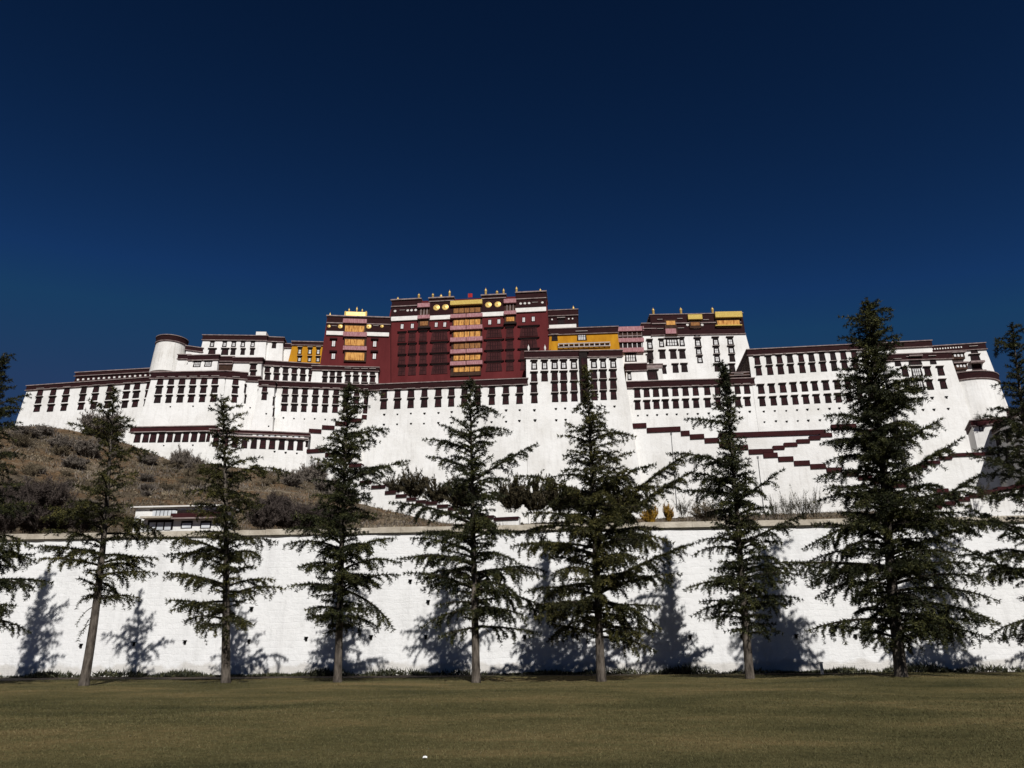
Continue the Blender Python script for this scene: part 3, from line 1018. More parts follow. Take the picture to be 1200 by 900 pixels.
# --- great white wall and central white block
M1 = facade((433, 451.4), (617.3, 444.0), 270, batter=0.08)
r = wing("white_wall", "great white wall with two rows of maroon windows under the great red hall", M1, 16, base_z(520, 612, 262) - 10, band=6.2, sb=0.0, cat="palace wall")
xs1 = [450, 466, 481.7, 497.5, 513.8, 529.2, 544.4, 560, 576.7, 593, 609.2]
row(r, M1, xs1, 462.6, 456.8, 7.6, 8.4, ["dark", "dark", "dim"])
row(r, M1, [x - 0.3 for x in xs1], 474.6, 468.2, 7.4, 9.6, "dark")
vents(r, M1, xs1, 486.4, 481.2, 1.9); vents(r, M1, [x - 0.2 for x in xs1], 498, 494, 1.9)

u_, z_ = M1.uv(616.8, 412.8)
PL = M1.pt(M1.L - 0.2, z_, 0.12)
M2 = Facade(PL, at_z(728, 411.0, z_), 0.08)
r = wing("white_block", "tall white block with four rows of windows, standing just right of the great red hall", M2, 15, base_z(680, 612, 262) - 10, band=6.6, sb=0.0, sbr=0.075)
xs2 = [626, 638.2, 650, 660.6, 672.6, 684, 696, 706.8, 718.6]
row(r, M2, xs2, 428.4, 426.4, 7.2, 9.4, "lit")
row(r, M2, [xs2[0], xs2[1]] + xs2[2:], 442.2, 439.4, 7.8, 9.6, "dark")
row(r, M2, [625.8] + [x + 0.2 for x in xs2[2:]], 455, 450.6, 7.8, 9.6, "dark")
row(r, M2, [626.2] + [x + 0.5 for x in xs2[2:]], 467.6, 463.4, 7.2, 9.4, "dark")
vents(r, M2, [626.5, 651.4, 662.6, 674.5, 686, 709, 720.5], 481, 477, 2.2); vents(r, M2, [627, 652, 663], 493.5, 492.5, 2.2)
fbox(r, "bay", M2, 679.5, 689, 413, 469, 1.1, 0.3, "black")
fbox(r, "bay_roof", M2, 678.5, 690, 411.4, 413, 1.6, 0.3, "pale")
for y in (425, 437, 450, 462):
    fbox(r, "bay_shutter", M2, 681, 687.6, y - 4.4, y + 4.4, 1.25, 0.1, "shutter")
for px in (619.4, 638.8):
    finial(r, M2, px, 411.6, 7.5, 0.33, back=0.6, mat="offwhite", kind="bulb")

# --- the great red hall
RP = facade((459.5, 354.5), (639.8, 345.6), 291, batter=0.11)
r = wing("red_hall", "great dark red hall with a tall central column of saffron and pink galleries", RP, 45, base_z(540, 452, 285) - 14, wall="red", band=0, sb=0.11, sbr=0.055, cat="palace hall")
RPy = lambda x, y: y + (RP_sl * (x - 550))         # follow the roofline's slope across the front
RP_sl = -9.0 / 180.0
def rbox(parent, name, x0, x1, y0, y1, out, back, mat):
    """y given at x = 550, shifted along the facade's slope"""
    d = RP_sl * ((x0 + x1) / 2 - 550)
    return fbox(parent, name, RP, x0, x1, y0 + d, y1 + d, out, back, mat)
for x0, x1, yt, yb, kind in ((459.2, 493.6, 348.6, 367.4, "dots"), (503.2, 531.8, 348.6, 368.4, "disc"), (564.6, 592.8, 348.4, 367.6, "disc"), (604.6, 639.9, 347.2, 364.6, "dots")):
    b_ = rbox(r, "frieze", x0, x1, yt, yb, 0.55, 12, "maroon")
    rbox(b_, "roof_edge", x0 - 0.8, x1 + 0.8, yt - 1.3, yt - 0.05, 1.1, 12.6, "pale")
    rbox(b_, "ledge", x0 - 0.4, x1 + 0.4, yt + 6.6 if kind == "dots" else yt + 3.0, yt + 7.5 if kind == "dots" else yt + 3.8, 0.95, 0.1, "pale")
    rbox(b_, "white_band", x0 - 0.4, x1 + 0.2, yb + 0.1, yb + 4.9, 0.68, 0.3, "offwhite")
    xm = (x0 + x1) / 2
    if kind == "dots":
        flip = x0 > 560
        for fx in ((0.12, 0.55, 0.68, 0.82) if not flip else (0.16, 0.30, 0.44, 0.88)):
            px = x0 + (x1 - x0) * fx
            disc(b_, RP, px, yt + 12.3 + RP_sl * (px - 550), 3.0, "offwhite")
        px = x0 + (x1 - x0) * (0.36 if not flip else 0.64)
        window(r, RP, px, yt + 15.8 + RP_sl * (px - 550), 5.4, 6.2, "lit")
    else:
        for fx in ((0.30, 0.66) if x0 < 550 else (0.28, 0.67)):
            px = x0 + (x1 - x0) * fx
            disc(b_, RP, px, yt + 10.6 + RP_sl * (px - 550), 7.6, "gold")
# central bay
cx0, cx1 = 528.6, 565.6
b_ = rbox(r, "central_gallery", cx0 + 1.0, cx1 - 1.0, 358, 440.5, 0.55, 0.3, "timber")
rbox(b_, "gilt_awning", cx0, cx1, 353.8, 358.6, 2.0, 8, "gold_cloth")
for y0, y1, m_ in ((361.6, 366.8, "curtain_dim"), (374.6, 381.4, "curtain"), (388.8, 395.8, "curtain"), (402.4, 408.8, "curtain_dim"), (415.8, 422.4, "curtain"), (429.8, 436.0, "curtain")):
    c_ = rbox(b_, "curtain", cx0 + 3.4, cx1 - 2.6, y0, y1, 0.72, 0.1, m_)
    for k in range(1, 5):
        px = cx0 + 3.4 + (cx1 - cx0 - 6) * k / 5
        rbox(c_, "mullion", px - 0.35, px + 0.35, y0, y1, 0.85, 0.1, "timber")
for y0, y1 in ((369.2, 373.4), (382.8, 387.4), (396.4, 401.2), (410.4, 415.0), (424.4, 428.8)):
    rbox(b_, "valance", cx0 - 0.2, 546.6, y0, y1, 1.7, 0.2, "pink")
    rbox(b_, "valance", 547.4, cx1 + 0.2, y0, y1, 1.7, 0.2, "pink")
# side bays
for x0, x1 in ((490.2, 504.4), (590.8, 605.2)):
    b_ = rbox(r, "side_gallery", x0 + 0.8, x1 - 0.8, 354, 383, 0.6, 0.3, "timber")
    rbox(b_, "valance", x0, x1, 354.4, 359.0, 1.7, 4, "pink")
    rbox(b_, "valance", x0, x1, 368.2, 372.2, 1.6, 0.2, "pink")
    rbox(b_, "curtain", x0 + 2.6, x1 - 2.4, 374.8, 379.6, 0.78, 0.1, "curtain_dim" if x0 < 550 else "curtain")
    rbox(b_, "lintel", x0 - 0.4, x1 + 0.4, 381.4, 383.0, 1.1, 0.1, "black")
    for k in (0.25, 0.5, 0.75):
        rbox(b_, "post", x0 + (x1 - x0) * k - 0.5, x0 + (x1 - x0) * k + 0.5, 359.4, 368, 0.8, 0.1, "pale")
for px, py in ((471.3, 382.5), (483.3, 382), (511.3, 380.5), (521.3, 380.3), (574, 377.5), (584.7, 376.7), (613.8, 374.7), (625, 373.7)):
    window(r, RP, px, py, 4.2, 6.4, "slit")
for y in (392.2, 406.2, 418.8, 431.6):
    for px, w, k in ((470.9, 8.6, "red"), (483, 8.6, "red"), (495.7, 8.6, "red"), (515, 18.5, "redwide"), (578.9, 19, "redwide"), (597.5, 8.6, "red"), (619.6, 20, "redwide")):
        window(r, RP, px, y + RP_sl * (px - 550) * 0.9, w, 10.2, k)
for px, py, h, rr2 in ((465.4, 351.6, 4.5, 0.4), (490, 350.4, 7, 0.45), (506.5, 349.5, 6.5, 0.42), (516.2, 349.4, 5.6, 0.5), (526.2, 348.6, 9, 0.42),
                       (568.8, 346.8, 9.5, 0.42), (582, 346.2, 6.5, 0.5), (589.8, 345.6, 8, 0.4), (605, 343.4, 8, 0.42), (633, 342.2, 5, 0.42)):
    finial(r, RP, px, py, h, rr2, back=1.2, kind="banner" if h > 6 else "bulb")
u, z = RP.uv(547, 353)
p = RP.pt(u, z, -3)
fl = thing("roof_flag", "small red flag on a thin pole above the great red hall", "flag", p)
mb = MB(); mb.tube([p, p + Vector((0, 0, 5.2))], [0.08, 0.05], 6); mb.build("pole", M["steel"], fl)
mb = MB()
for k in range(6):
    x0, x1 = 0.08 + k * 0.3, 0.08 + (k + 1) * 0.3
    y0, y1 = 0.12 * math.sin(k * 1.2), 0.12 * math.sin((k + 1) * 1.2)
    mb.hexa([p + Vector(q) for q in ((x0, y0, 3.2), (x1, y1, 3.2), (x1, y1 + 0.03, 3.2), (x0, y0 + 0.03, 3.2), (x0, y0, 5.0), (x1, y1, 5.0), (x1, y1 + 0.03, 5.0), (x0, y0 + 0.03, 5.0))])
mb.build("cloth", M["flag"], fl)

# --- roofs between the red hall and the east palace
UB = facade((642.8, 364.6), (676, 363.2), 300)
r = wing("red_roof_block", "dark maroon roof block with a white band, right beside the great red hall", UB, 20, base_z(660, 395, 298) - 12, wall="maroon", band=6)
fbox(r, "white_band", UB, 643.6, 675.4, 380.6, 386.8, 0.4, 0.2, "offwhite")
window(r, UB, 657.8, 378.6, 7.6, 8.6, "dim")
dots(r, UB, [647, 666.5, 671], 374.8, 373.8, 1.5)
finial(r, UB, 672, 363.2, 6, 0.4, kind="bulb")
Y2 = facade((644, 386.2), (723, 383.4), 287)
r = wing("yellow_hall", "ochre yellow hall with a white lattice railing right of the great red hall", Y2, 24, base_z(680, 415, 285) - 8, wall="yellow", band=6.4)
window(r, Y2, 681.8, 394.6, 11, 9, "litwide")
window(r, Y2, 650, 396.4, 7, 6, "dim")
fbox(r, "roof_lantern", Y2, 692, 717, 381.0, 384.2, -1, 8, "maroon")
bl = fbox(r, "balustrade", Y2, 654, 715, 402.4, 403.4, 1.0, -0.5, "canopy")
fbox(bl, "rail", Y2, 654, 715, 406.6, 407.4, 1.0, -0.5, "canopy")
for k in range(11):
    px = 654.6 + 6.0 * k
    fbox(bl, "baluster", Y2, px - 0.6, px + 0.6, 403.4, 406.6, 0.95, -0.55, "canopy")
fbox(r, "dark_recess", Y2, 654, 715, 403.4, 406.6, 0.3, 0.1, "timber")
G1 = facade((722.5, 384), (754, 383.2), 302)
r = wing("pink_gallery", "white gallery house hung with pink valances between the yellow hall and the tall white palace", G1, 16, base_z(740, 430, 300) - 10, band=0)
for y0, y1 in ((384.0, 389.2), (397.4, 402.0), (408.8, 413.6)):
    fbox(r, "valance", G1, 722.3, 754.2, y0, y1, 1.4, 0.2, "pink")
for y0, y1, m_ in ((389.4, 397.2, "timber"), (402.2, 408.6, "dark_glass")):
    b_ = fbox(r, "gallery", G1, 722.6, 754, y0, y1, 0.5, 0.2, m_)
    for k in range(6):
        px = 724 + 5.6 * k
        fbox(b_, "post", G1, px - 0.4, px + 0.4, y0, y1, 0.8, 0.1, "pale" if m_ == "timber" else "blind")
fbox(r, "rail", G1, 722.6, 754, 393.8, 395, 0.9, 0.1, "pale")
window(r, G1, 739, 419.4, 13.5, 9, "litwide")

# --- east white palace
EW = facade((762.5, 369.6), (868.8, 367.6), 300, batter=0.08)
r = wing("white_palace", "tall white palace with a dark maroon crown, yellow awnings and lit windows right of centre", EW, 34, base_z(810, 448, 296) - 10, band=23.5, sb=0.03, sbr=0.10, cat="palace hall", cornice=True)
fbox(r, "ledge", EW, 763.5, 868, 378.6, 379.6, 0.9, 0.1, "pale")
aw = fbox(r, "yellow_awning", EW, 837, 868.4, 367.2, 373.6, 2.0, 4, "gold_cloth")
b_ = fbox(r, "gallery", EW, 838.6, 867, 375, 384.5, 0.9, 0.2, "timber")
fbox(b_, "curtain", EW, 840, 866, 376.6, 381.6, 1.05, 0.1, "curtain")
fbox(b_, "rail", EW, 837.6, 868.6, 382, 383, 1.5, 0.1, "gold_cloth")
aw = fbox(r, "yellow_awning", EW, 805.4, 822, 370.4, 375.8, 1.8, 2, "gold_cloth")
b_ = fbox(r, "gallery", EW, 807.6, 820.6, 377, 385.4, 0.9, 0.2, "timber")
fbox(b_, "curtain", EW, 809, 819.4, 378.8, 382.6, 1.05, 0.1, "curtain_dim")
for px in (805.3, 822.6):
    disc(r, EW, px, 381.4, 3.2, "offwhite")
b_ = fbox(r, "gallery", EW, 779, 793, 375.5, 394, 0.85, 0.2, "timber")
fbox(b_, "curtain", EW, 780.4, 790.8, 377, 381.8, 1.0, 0.1, "curtain")
fbox(b_, "valance", EW, 779.4, 791.8, 386.4, 392.2, 1.3, 0.1, "pink")
window(r, EW, 787.4, 401.4, 14.5, 8, "litwide")
for px, py, w, h, k in ((773.4, 379.6, 5, 7, "lit"), (797, 378.8, 5, 7, "lit"), (774, 390.6, 6, 7, "lit"), (798, 389.6, 6, 7, "lit"), (827.6, 380, 5.5, 7, "lit"), (816.4, 391, 6.2, 8, "lit"), (847.6, 388.6, 8.4, 7, "lit"),
                        (761.6, 404, 6.6, 9, "lit"), (775.2, 402.6, 6, 8.6, "lit"), (799.2, 401.2, 6.2, 9, "lit"), (817.8, 401.6, 7, 8.6, "lit"), (838.8, 400.8, 7, 8.4, "lit"), (855.8, 400.2, 7, 8.4, "lit"),
                        (762.2, 416.8, 7, 8.4, "dim"), (776.2, 416, 7, 9, "dim"), (789, 415.8, 7.4, 9.2, "dim"), (799.6, 415.6, 7.4, 9.2, "dim"), (818.8, 411.8, 7, 8, "lit"), (839.6, 410.8, 7, 8, "lit"), (857, 410.4, 7, 8, "lit"),
                        (777.4, 433.8, 6.8, 8.4, "dim"), (791.6, 432.2, 7, 8.6, "dim"), (802, 431.6, 7, 8.6, "dim"), (820.2, 421.6, 6.8, 7.6, "lit"), (840.4, 420.4, 6.8, 7.6, "lit"), (858, 420.0, 6.8, 7.6, "dim"),
                        (840.9, 431.4, 7, 8, "dim"), (858, 431.8, 7, 8, "dim")):
    window(r, EW, px, py, w, h, k)
for px, py, h in ((766.3, 369.2, 8.5), (798.8, 368.6, 8.5), (836, 367.8, 8)):
    finial(r, EW, px, py, h, 0.48, back=1.0)
fbox(r, "roof_lantern", EW, 778, 792, 366.4, 369.2, -1.5, 6, "gold")
F = facade((752.8, 379.8), (769, 379.6), 301)
r = wing("maroon_roof_block", "stepped maroon corner block on the left shoulder of the tall white palace", F, 14, base_z(760, 400, 300) - 4, band=13.5, cornice=False)
fbox(r, "ledge", F, 752.6, 769, 385.2, 386, 0.8, 0.1, "pale")
F = facade((733.5, 427.2), (756.5, 426.4), 287)
r = wing("white_annex", "small white annex with a thick maroon rim, right of the four-storey white block", F, 14, base_z(745, 447, 285) - 8, band=7.5)
window(r, F, 737.6, 441, 4.4, 9, "lit")
F = facade((756.8, 427.8), (775, 427.2), 289)
r = wing("white_annex", "small white annex with a broad shuttered opening at the foot of the tall white palace", F, 12, base_z(765, 447, 286) - 8, band=4, band_mat="pale", cornice=False)
window(r, F, 764, 440, 14.5, 10.5, "wide")

# --- east wings
E2 = facade((876.3, 410.4), (1090, 399.8), 272, ref="L", batter=0.08)
r = wing("white_wing", "long white east wing with four rows of windows, behind the tallest cedar", E2, 30, base_z(980, 604, 262) - 10, band=6.0, sb=0.0)
xs = [887.5, 901, 913.5, 925.8, 938.8, 951, 963.5, 976.2, 988.4, 1001, 1013.5, 1026]
row(r, E2, xs, 423, 414.8, 6.8, 8.6, ["dark", "dim"])
row(r, E2, [889.2] + [x + 1.4 for x in xs[1:]], 435.3, 426.6, 7, 9.4, ["dark", "dark", "dim"])
row(r, E2, [892, 904.6, 917.6, 930.2, 942.8, 955, 968, 981.4, 994, 1007, 1020], 456.7, 449.6, 7.2, 9.2, "dark")
row(r, E2, [893.4, 906.6, 919.2, 932, 944.6, 957.2, 970.4, 982.6, 995, 1008, 1021], 471.2, 465.2, 7.2, 9, "dark")
vents(r, E2, [895, 908.4, 921.4, 934, 946.4, 959, 972, 984, 997, 1010], 483, 478, 1.8); vents(r, E2, [896, 909.4, 922.4, 935, 947.4, 961, 974], 494.8, 493, 1.8)
r_e2 = r
E1p = E2.hit(846, 444.6)
E1 = facade((734, 448.2), (846, 444.8), E1p.y - 0.4, batter=0.08)
E1R = Facade(E1.P, E1.P + E1.u * (E1.L * 148.0 / 112.0), 0.08)
r = wing("white_wing", "white wing with two rows of maroon windows at the foot of the tall white palace", E1R, 22, base_z(800, 607, 262) - 10, band=6.6, sb=0.0)
xe = [746.8, 757.8, 768.7, 779.6, 791.4, 803.4, 815.2, 828.8, 841, 853, 864.2, 875.4]
row(r, E1R, xe, 461.2, 456.6, 7, 9.2, "dark"); row(r, E1R, [747.2] + [x + 0.6 for x in xe[1:]], 475.4, 471.4, 7, 9, "dark")
vents(r, E1R, [748, 759, 770.5, 781.5, 793.4, 805.4, 817.4, 831, 866, 878.5], 487.6, 483.2, 1.8)
F = facade((846.8, 438.4), (876.4, 437), E2.hit(876, 437).y + 1.2)
r = wing("timber_gallery", "dark brown timber gallery tucked between the tall white palace and the long east wing", F, 20, E1.Z - 2, wall="timber", band=2.4, band_mat="timber")
window(r, F, 866, 443.6, 9, 7, "wide")
# timber cladding on the wing's left flank
mb = MB()
za = E2.Z - 2.2
mb.hexa([E2.pt(-0.22, E1.Z - 2, -0.4), E2.pt(-0.02, E1.Z - 2, -0.4), E2.pt(-0.02, E1.Z - 2, -30), E2.pt(-0.22, E1.Z - 2, -30),
         E2.pt(-0.22, za, -0.4), E2.pt(-0.02, za, -0.4), E2.pt(-0.02, za, -29), E2.pt(-0.22, za, -29)])
mb.build("timber_cladding", M["timber"], r_e2)
# angled east wing in front
p = E2.hit(1113, 413.6)
E3 = facade((1036, 416.4), (1113, 413.6), p.y - 1.6, batter=0.08)
r = wing("white_wing", "white corner wing with mixed lit and dark windows, right of the tallest cedar", E3, 26, base_z(1080, 604, 250) - 10, band=6.6, sb=0.0, sbr=0.07)
for px, py, w, h, k in ((1072, 423.6, 15, 8, "wide"), (1093, 422.8, 7, 8, "dim"), (1052, 425.6, 7, 7, "dim"), (1060.6, 436.6, 7.4, 9, "dark"), (1074.2, 435.8, 13, 10, "litwide"), (1087.2, 436, 7.6, 9.4, "dark"), (1102.4, 435.4, 8, 9.4, "dark"),
                        (1063.2, 452, 7.6, 9.6, "dark"), (1076.6, 451.4, 12.6, 10.6, "litwide"), (1089.6, 451.8, 8, 9.6, "dark"), (1105.4, 450.8, 8, 9.6, "dark")):
    window(r, E3, px, py, w, h, k)
fbox(r, "ledge", E3, 1064, 1080, 417, 418.2, 1.2, 0.1, "pale")
vents(r, E3, [1079.5, 1092.4, 1108.8], 467.5, 466.5, 2.4); vents(r, E3, [1081.6, 1094.6, 1111.4], 481, 479.5, 2.4)
E5 = facade((1090, 406.6), (1153, 402.6), p.y + 4.0, batter=0.08)
r = wing("white_wing", "white end wing at the far right of the palace with stacked timber balconies", E5, 20, base_z(1130, 470, 256) - 20, band=6.4, sbr=0.10)
dots(r, E5, lin(1092, 1126, 12), 409.6, 407.2, 1.5)
for py, w in ((411.6, 8), (420.6, 11), (431.2, 12), (441, 9)):
    window(r, E5, 1141.4 + (py - 411) * 0.17, py, w, 8.4, "dim" if py < 415 else "wide")
for py in (424.6, 435.6):
    fbox(r, "balcony", E5, 1134.6 + (py - 424) * 0.16, 1151.6 + (py - 424) * 0.16, py, py + 2.2, 2.2, 0.2, "pale")
for py, dx in ((415.4, 0), (427.6, 3), (439.6, 6)):
    b_ = fbox(r, "balcony", E5, 1113 + dx, 1128.6 + dx, py, py + 7.0, 1.6, 0.2, "timber")
    fbox(b_, "roof", E5, 1112 + dx, 1129.6 + dx, py - 1.2, py, 2.4, 0.2, "pale")
    for k in range(3):
        fbox(b_, "white_panel", E5, 1116 + dx + 4 * k, 1118.4 + dx + 4 * k, py + 1.6, py + 4.4, 1.72, 0.1, "blind")
drum("round_bastion", "round white bastion with a curved maroon rim at the far right corner of the palace", 1127.5, 447.4, 11.4, E3.P.y + 8.5, base_z(1130, 604, 250) - 10, 2.4, taper=0.065, wall="white")

# --- lower galleries at the foot of the west wings
L1 = facade((154.5, 501.4), (251, 499.6), 263)
r = wing("gallery_house", "low white gallery with one row of maroon windows under a thick maroon rim above slope", L1, 12, base_z(200, 548, 260) - 10, band=5.0, band_mat="maroon_bright", sb=0.02)
row(r, L1, [161.2, 171, 179.6, 189.4, 199, 208.4, 217.8, 227.6, 237.4, 246], 513.6, 512.6, 7.4, 10, "dark")
vents(r, L1, [192, 209.6, 226], 522.5, 522.5, 1.2)
L2 = facade((247.5, 503.6), (361.5, 508.4), 259, ref="L")
r = wing("gallery_house", "long white gallery with a pale panelled rim and one row of maroon windows", L2, 12, base_z(300, 560, 258) - 10, band=2.6, band_mat="maroon_bright", sb=0.0)
for k in range(9):
    px = 296 + 7 * k
    fbox(r, "panel", L2, px, px + 4.6, 508.6 + 0.043 * (px - 300), 512.2 + 0.043 * (px - 300), 0.3, 0.1, "glass" if k % 2 else "offwhite")
fbox(r, "ledge", L2, 248, 361.5, 512.0, 513.2, 0.9, 0.1, "pale")
row(r, L2, [253, 264, 275.4, 286.6, 297.6, 308.2, 319, 330.2, 340.8, 351.6], 518, 522.6, 7.2, 11, "dark")
window(r, L2, 359.6, 520.8, 3, 5.6, "dim")
vents(r, L2, [322, 334.6, 348], 530, 532, 1.6)

# --- stepped stair walls
def stair_wall(name, label, F, steps, base, thick=3.0, cop=4.2, cop_mat="maroon_bright", copout=0.45):
    """White wall whose top climbs in steps, each step capped by its own maroon slab."""
    root = thing(name, label, "stair wall", F.pt(F.uv(steps[0][0], steps[0][2])[0], base))
    mb = MB()
    caps = []
    u1 = F.uv(steps[0][0], steps[0][2])[0]
    for x0, x1, y in steps:
        u0 = u1
        u1 = F.uv(x1, y)[0]
        z = F.uv((x0 + x1) / 2, y)[1]
        h = z - F.uv((x0 + x1) / 2, y + cop)[1]
        caps.append((u0, u1, z - h, z))
    # one stepped outline, front and back, joined by its edge
    prof = [(caps[0][0], base)]
    for u0, u1, z0, z1 in caps:
        prof += [(u0, (z0 + z1) / 2), (u1, (z0 + z1) / 2)]
    prof.append((caps[-1][1], base))
    n = len(prof)
    for o_ in (0.0, -thick):
        mb.v += [tuple(F.pt(u, z, o_)) for u, z in prof]
    mb.f.append(list(reversed(range(n)))); mb.mi.append(0)
    mb.f.append(list(range(n, 2 * n))); mb.mi.append(0)
    for i in range(n):
        k = (i + 1) % n
        mb.f.append([i, k, n + k, n + i]); mb.mi.append(0)
    mb.build("wall", M["white"], root)
    for u0, u1, z0, z1 in caps:
        mb = MB()
        fslab(mb, F, u0 + 0.02, u1 - 0.02, z0, z1, copout, thick + 0.2)
        mb.build("step_cap", M[cop_mat], root)
    return root

ye = E1R.hit(741, 500).y
SR = fac_from((741, 500), ye - 2.5, (985, 549), ye - 12, batter=0.03)
d1 = [(741, 757.5, 496.2), (757.5, 797.4, 500.8), (797.4, 808, 505), (808, 825, 509), (825, 842, 513.4), (842, 860, 517.6), (860, 876.4, 521.8), (876.4, 893.6, 526.6), (893.6, 911, 530.8), (911, 929.4, 535.2), (929.4, 948.6, 540.0), (948.6, 967.4, 543.8),
      (967.4, 986, 548), (986, 1004, 552.4), (1004, 1022, 557), (1022, 1042, 561.4), (1042, 1062, 566)]
d1b = [(a, b + 0.0, y) for a, b, y in d1]
stair_wall("stair_wall", "longest white stair wall, its many maroon caps stepping down right towards the tallest cedar", SR, d1b, base_z(880, 606, 240) - 8, thick=2.4, cop=5.4)
ST = fac_from((840, 508), SR.hit(840, 508).y + 3.2, (975, 505), SR.hit(975, 505).y + 4.5, batter=0.03)
stair_wall("terrace_wall", "level white terrace wall with one long maroon cap above the crossing stairs", ST, [(842, 967.6, 505.6)], base_z(880, 606, 240) - 8, thick=1.6, cop=5.6)
SA = fac_from((893, 527), SR.hit(893, 527).y + 1.6, (962, 512), SR.hit(962, 512).y + 2.2, batter=0.03)
stair_wall("stair_wall", "short white stair wall whose maroon caps climb to the right to the terrace wall", SA, [(893.6, 906, 526.2), (906, 919, 522.4), (919, 934, 518.8), (934, 948.6, 514.8), (948.6, 961, 511), (961, 974.6, 507.6)], base_z(880, 606, 240) - 8, thick=1.2, cop=4.4)
SU = fac_from((973, 499), SR.hit(973, 499).y + 5.2, (1066, 497), SR.hit(1066, 497).y + 5.2, batter=0.03)
stair_wall("terrace_wall", "upper white terrace wall with a maroon cap passing behind the tallest cedar", SU, [(973.4, 1003, 497.2), (1003, 1034, 503), (1034, 1068, 512)], base_z(1000, 604, 240) - 8, thick=1.6, cop=6)
SE = fac_from((1060, 545), 236, (1166, 531), 233, batter=0.03)
stair_wall("stair_wall", "white stair wall with thin maroon caps climbing right to the shaded corner house", SE, [(1070, 1086, 544.6), (1086, 1101, 540), (1101, 1115, 534.8), (1115, 1164, 530.6)], base_z(1100, 604, 230) - 8, thick=2, cop=3.8)
SF = fac_from((1085, 593), 214, (1186, 572), 212, batter=0.03)
stair_wall("stair_wall", "lowest white stair wall at the right, maroon caps climbing right just above the rampart", SF, [(1086, 1103, 591.6), (1103, 1119, 587.4), (1119, 1135.6, 582.6), (1135.6, 1151.6, 578.2), (1151.6, 1168.4, 574.2), (1168.4, 1186, 570.6), (1186, 1212, 568)], base_z(1120, 604, 205) - 8, thick=2, cop=4.6)
SF2 = fac_from((1080, 580), 216.6, (1126, 577), 216.2, batter=0.03)
stair_wall("stair_wall", "stub of white stair wall with one maroon cap behind the lowest stair at the right", SF2, [(1096, 1110.6, 572.6), (1110.6, 1124.4, 576.6)], base_z(1120, 604, 205) - 8, thick=1.2, cop=4.6)
# west stairs
SW = fac_from((362, 505), W5.hit(362, 505).y - 6, (420, 490), W5.hit(420, 490).y - 5, batter=0.03)
stair_wall("stair_wall", "white stair wall whose maroon caps climb right from the long panelled gallery", SW, [(362, 377, 503), (377, 392.4, 498.8), (392.4, 409, 494.4), (409, 424, 490.4), (424, 438, 486.6)], base_z(390, 570, 250) - 8, thick=2, cop=4.4)
SX = fac_from((360, 528), 251, (440, 556), 246, batter=0.03)
stair_wall("stair_wall", "white stair wall with maroon caps stepping down behind the third cedar from the left", SX, [(360, 382, 526.2), (382, 397.4, 530.8), (397.4, 410, 536.8), (410, 424, 543.4), (424, 437, 551)], base_z(400, 580, 246) - 10, thick=2, cop=4)
SL = fac_from((436, 570), 229, (612, 608), 218, batter=0.03)
stair_wall("stair_wall", "white stair wall with small maroon caps stepping down to the right beside the brown slope", SL, [(422, 436, 563.4), (436, 452, 568.8), (452, 464.4, 575.4), (464.4, 477, 579.4), (477, 488, 583.2), (488, 499.2, 586.2), (499.2, 512.6, 587.8),
            (512.6, 525.4, 591.4), (525.4, 537.4, 594.4), (537.4, 552, 598), (552, 567, 601.6), (567, 579, 604.2), (579, 608, 606)], base_z(520, 614, 215) - 10, thick=2.0, cop=3.3, cop_mat="maroon")
mb = MB()
# terrace in front of the great wall on which the junipers stand
tp = [at_y(430, 566, 258), at_y(560, 596, 245), at_y(740, 600, 245), at_y(740, 590, 262), at_y(430, 560, 264)]

# --- shaded corner house at the far right
F = fac_from((1138.5, 493.6), 240, (1181.5, 491.2), 236, batter=0.04)
r = wing("corner_house", "small white house with a bright red-brown roof edge below the round bastion", F, 12, base_z(1160, 540, 236) - 6, band=5.6, band_mat="maroon_bright", sb=0.0)
window(r, F, 1149.6, 502, 5.2, 6.4, "lit")
fbox(r, "canopy_roof", F, 1144.6, 1155.4, 496.6, 499.2, 1.6, 0.2, "maroon_bright")
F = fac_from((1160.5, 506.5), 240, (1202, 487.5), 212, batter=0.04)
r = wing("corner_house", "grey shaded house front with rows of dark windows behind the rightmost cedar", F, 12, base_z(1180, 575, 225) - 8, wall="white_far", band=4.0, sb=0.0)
row(r, F, [1170, 1181.5, 1193.5], 516, 508, 5, 13, "dim"); row(r, F, [1170, 1181, 1193], 537, 530, 5, 12, "dim")
F = fac_from((1180, 480), 262, (1212, 477), 262, batter=0.05)
r = wing("white_house", "white house with a maroon roof edge peeping out behind the rightmost cedar", F, 14, base_z(1195, 540, 255) - 6, band=5)

# --- lamp posts on the stair terraces
def lamp_post(label, px, y0, y1, Y):
    a, b = at_y(px[0], y0, Y), at_y(px[1], y1, Y)
    t_ = thing("lamp_post", label, "lamp post", a)
    b = Vector((a.x, a.y, b.z))
    mb = MB(); mb.tube([a, b], [0.16, 0.11], 7); mb.build("pole", M["steel"], t_)
    mb = MB(); mb.box(b.x - 0.25, b.x + 0.25, b.y - 0.25, b.y + 0.25, b.z - 0.1, b.z + 0.6); mb.build("lamp_head", M["steel"], t_)
lamp_post("thin grey lamp post in front of the white stair wall, left of the sixth cedar", (793.5, 788.5), 600, 509.5, 228)
lamp_post("thin grey lamp post in front of the white stair wall, right of the sixth cedar", (895, 891.6), 598, 537, 226)

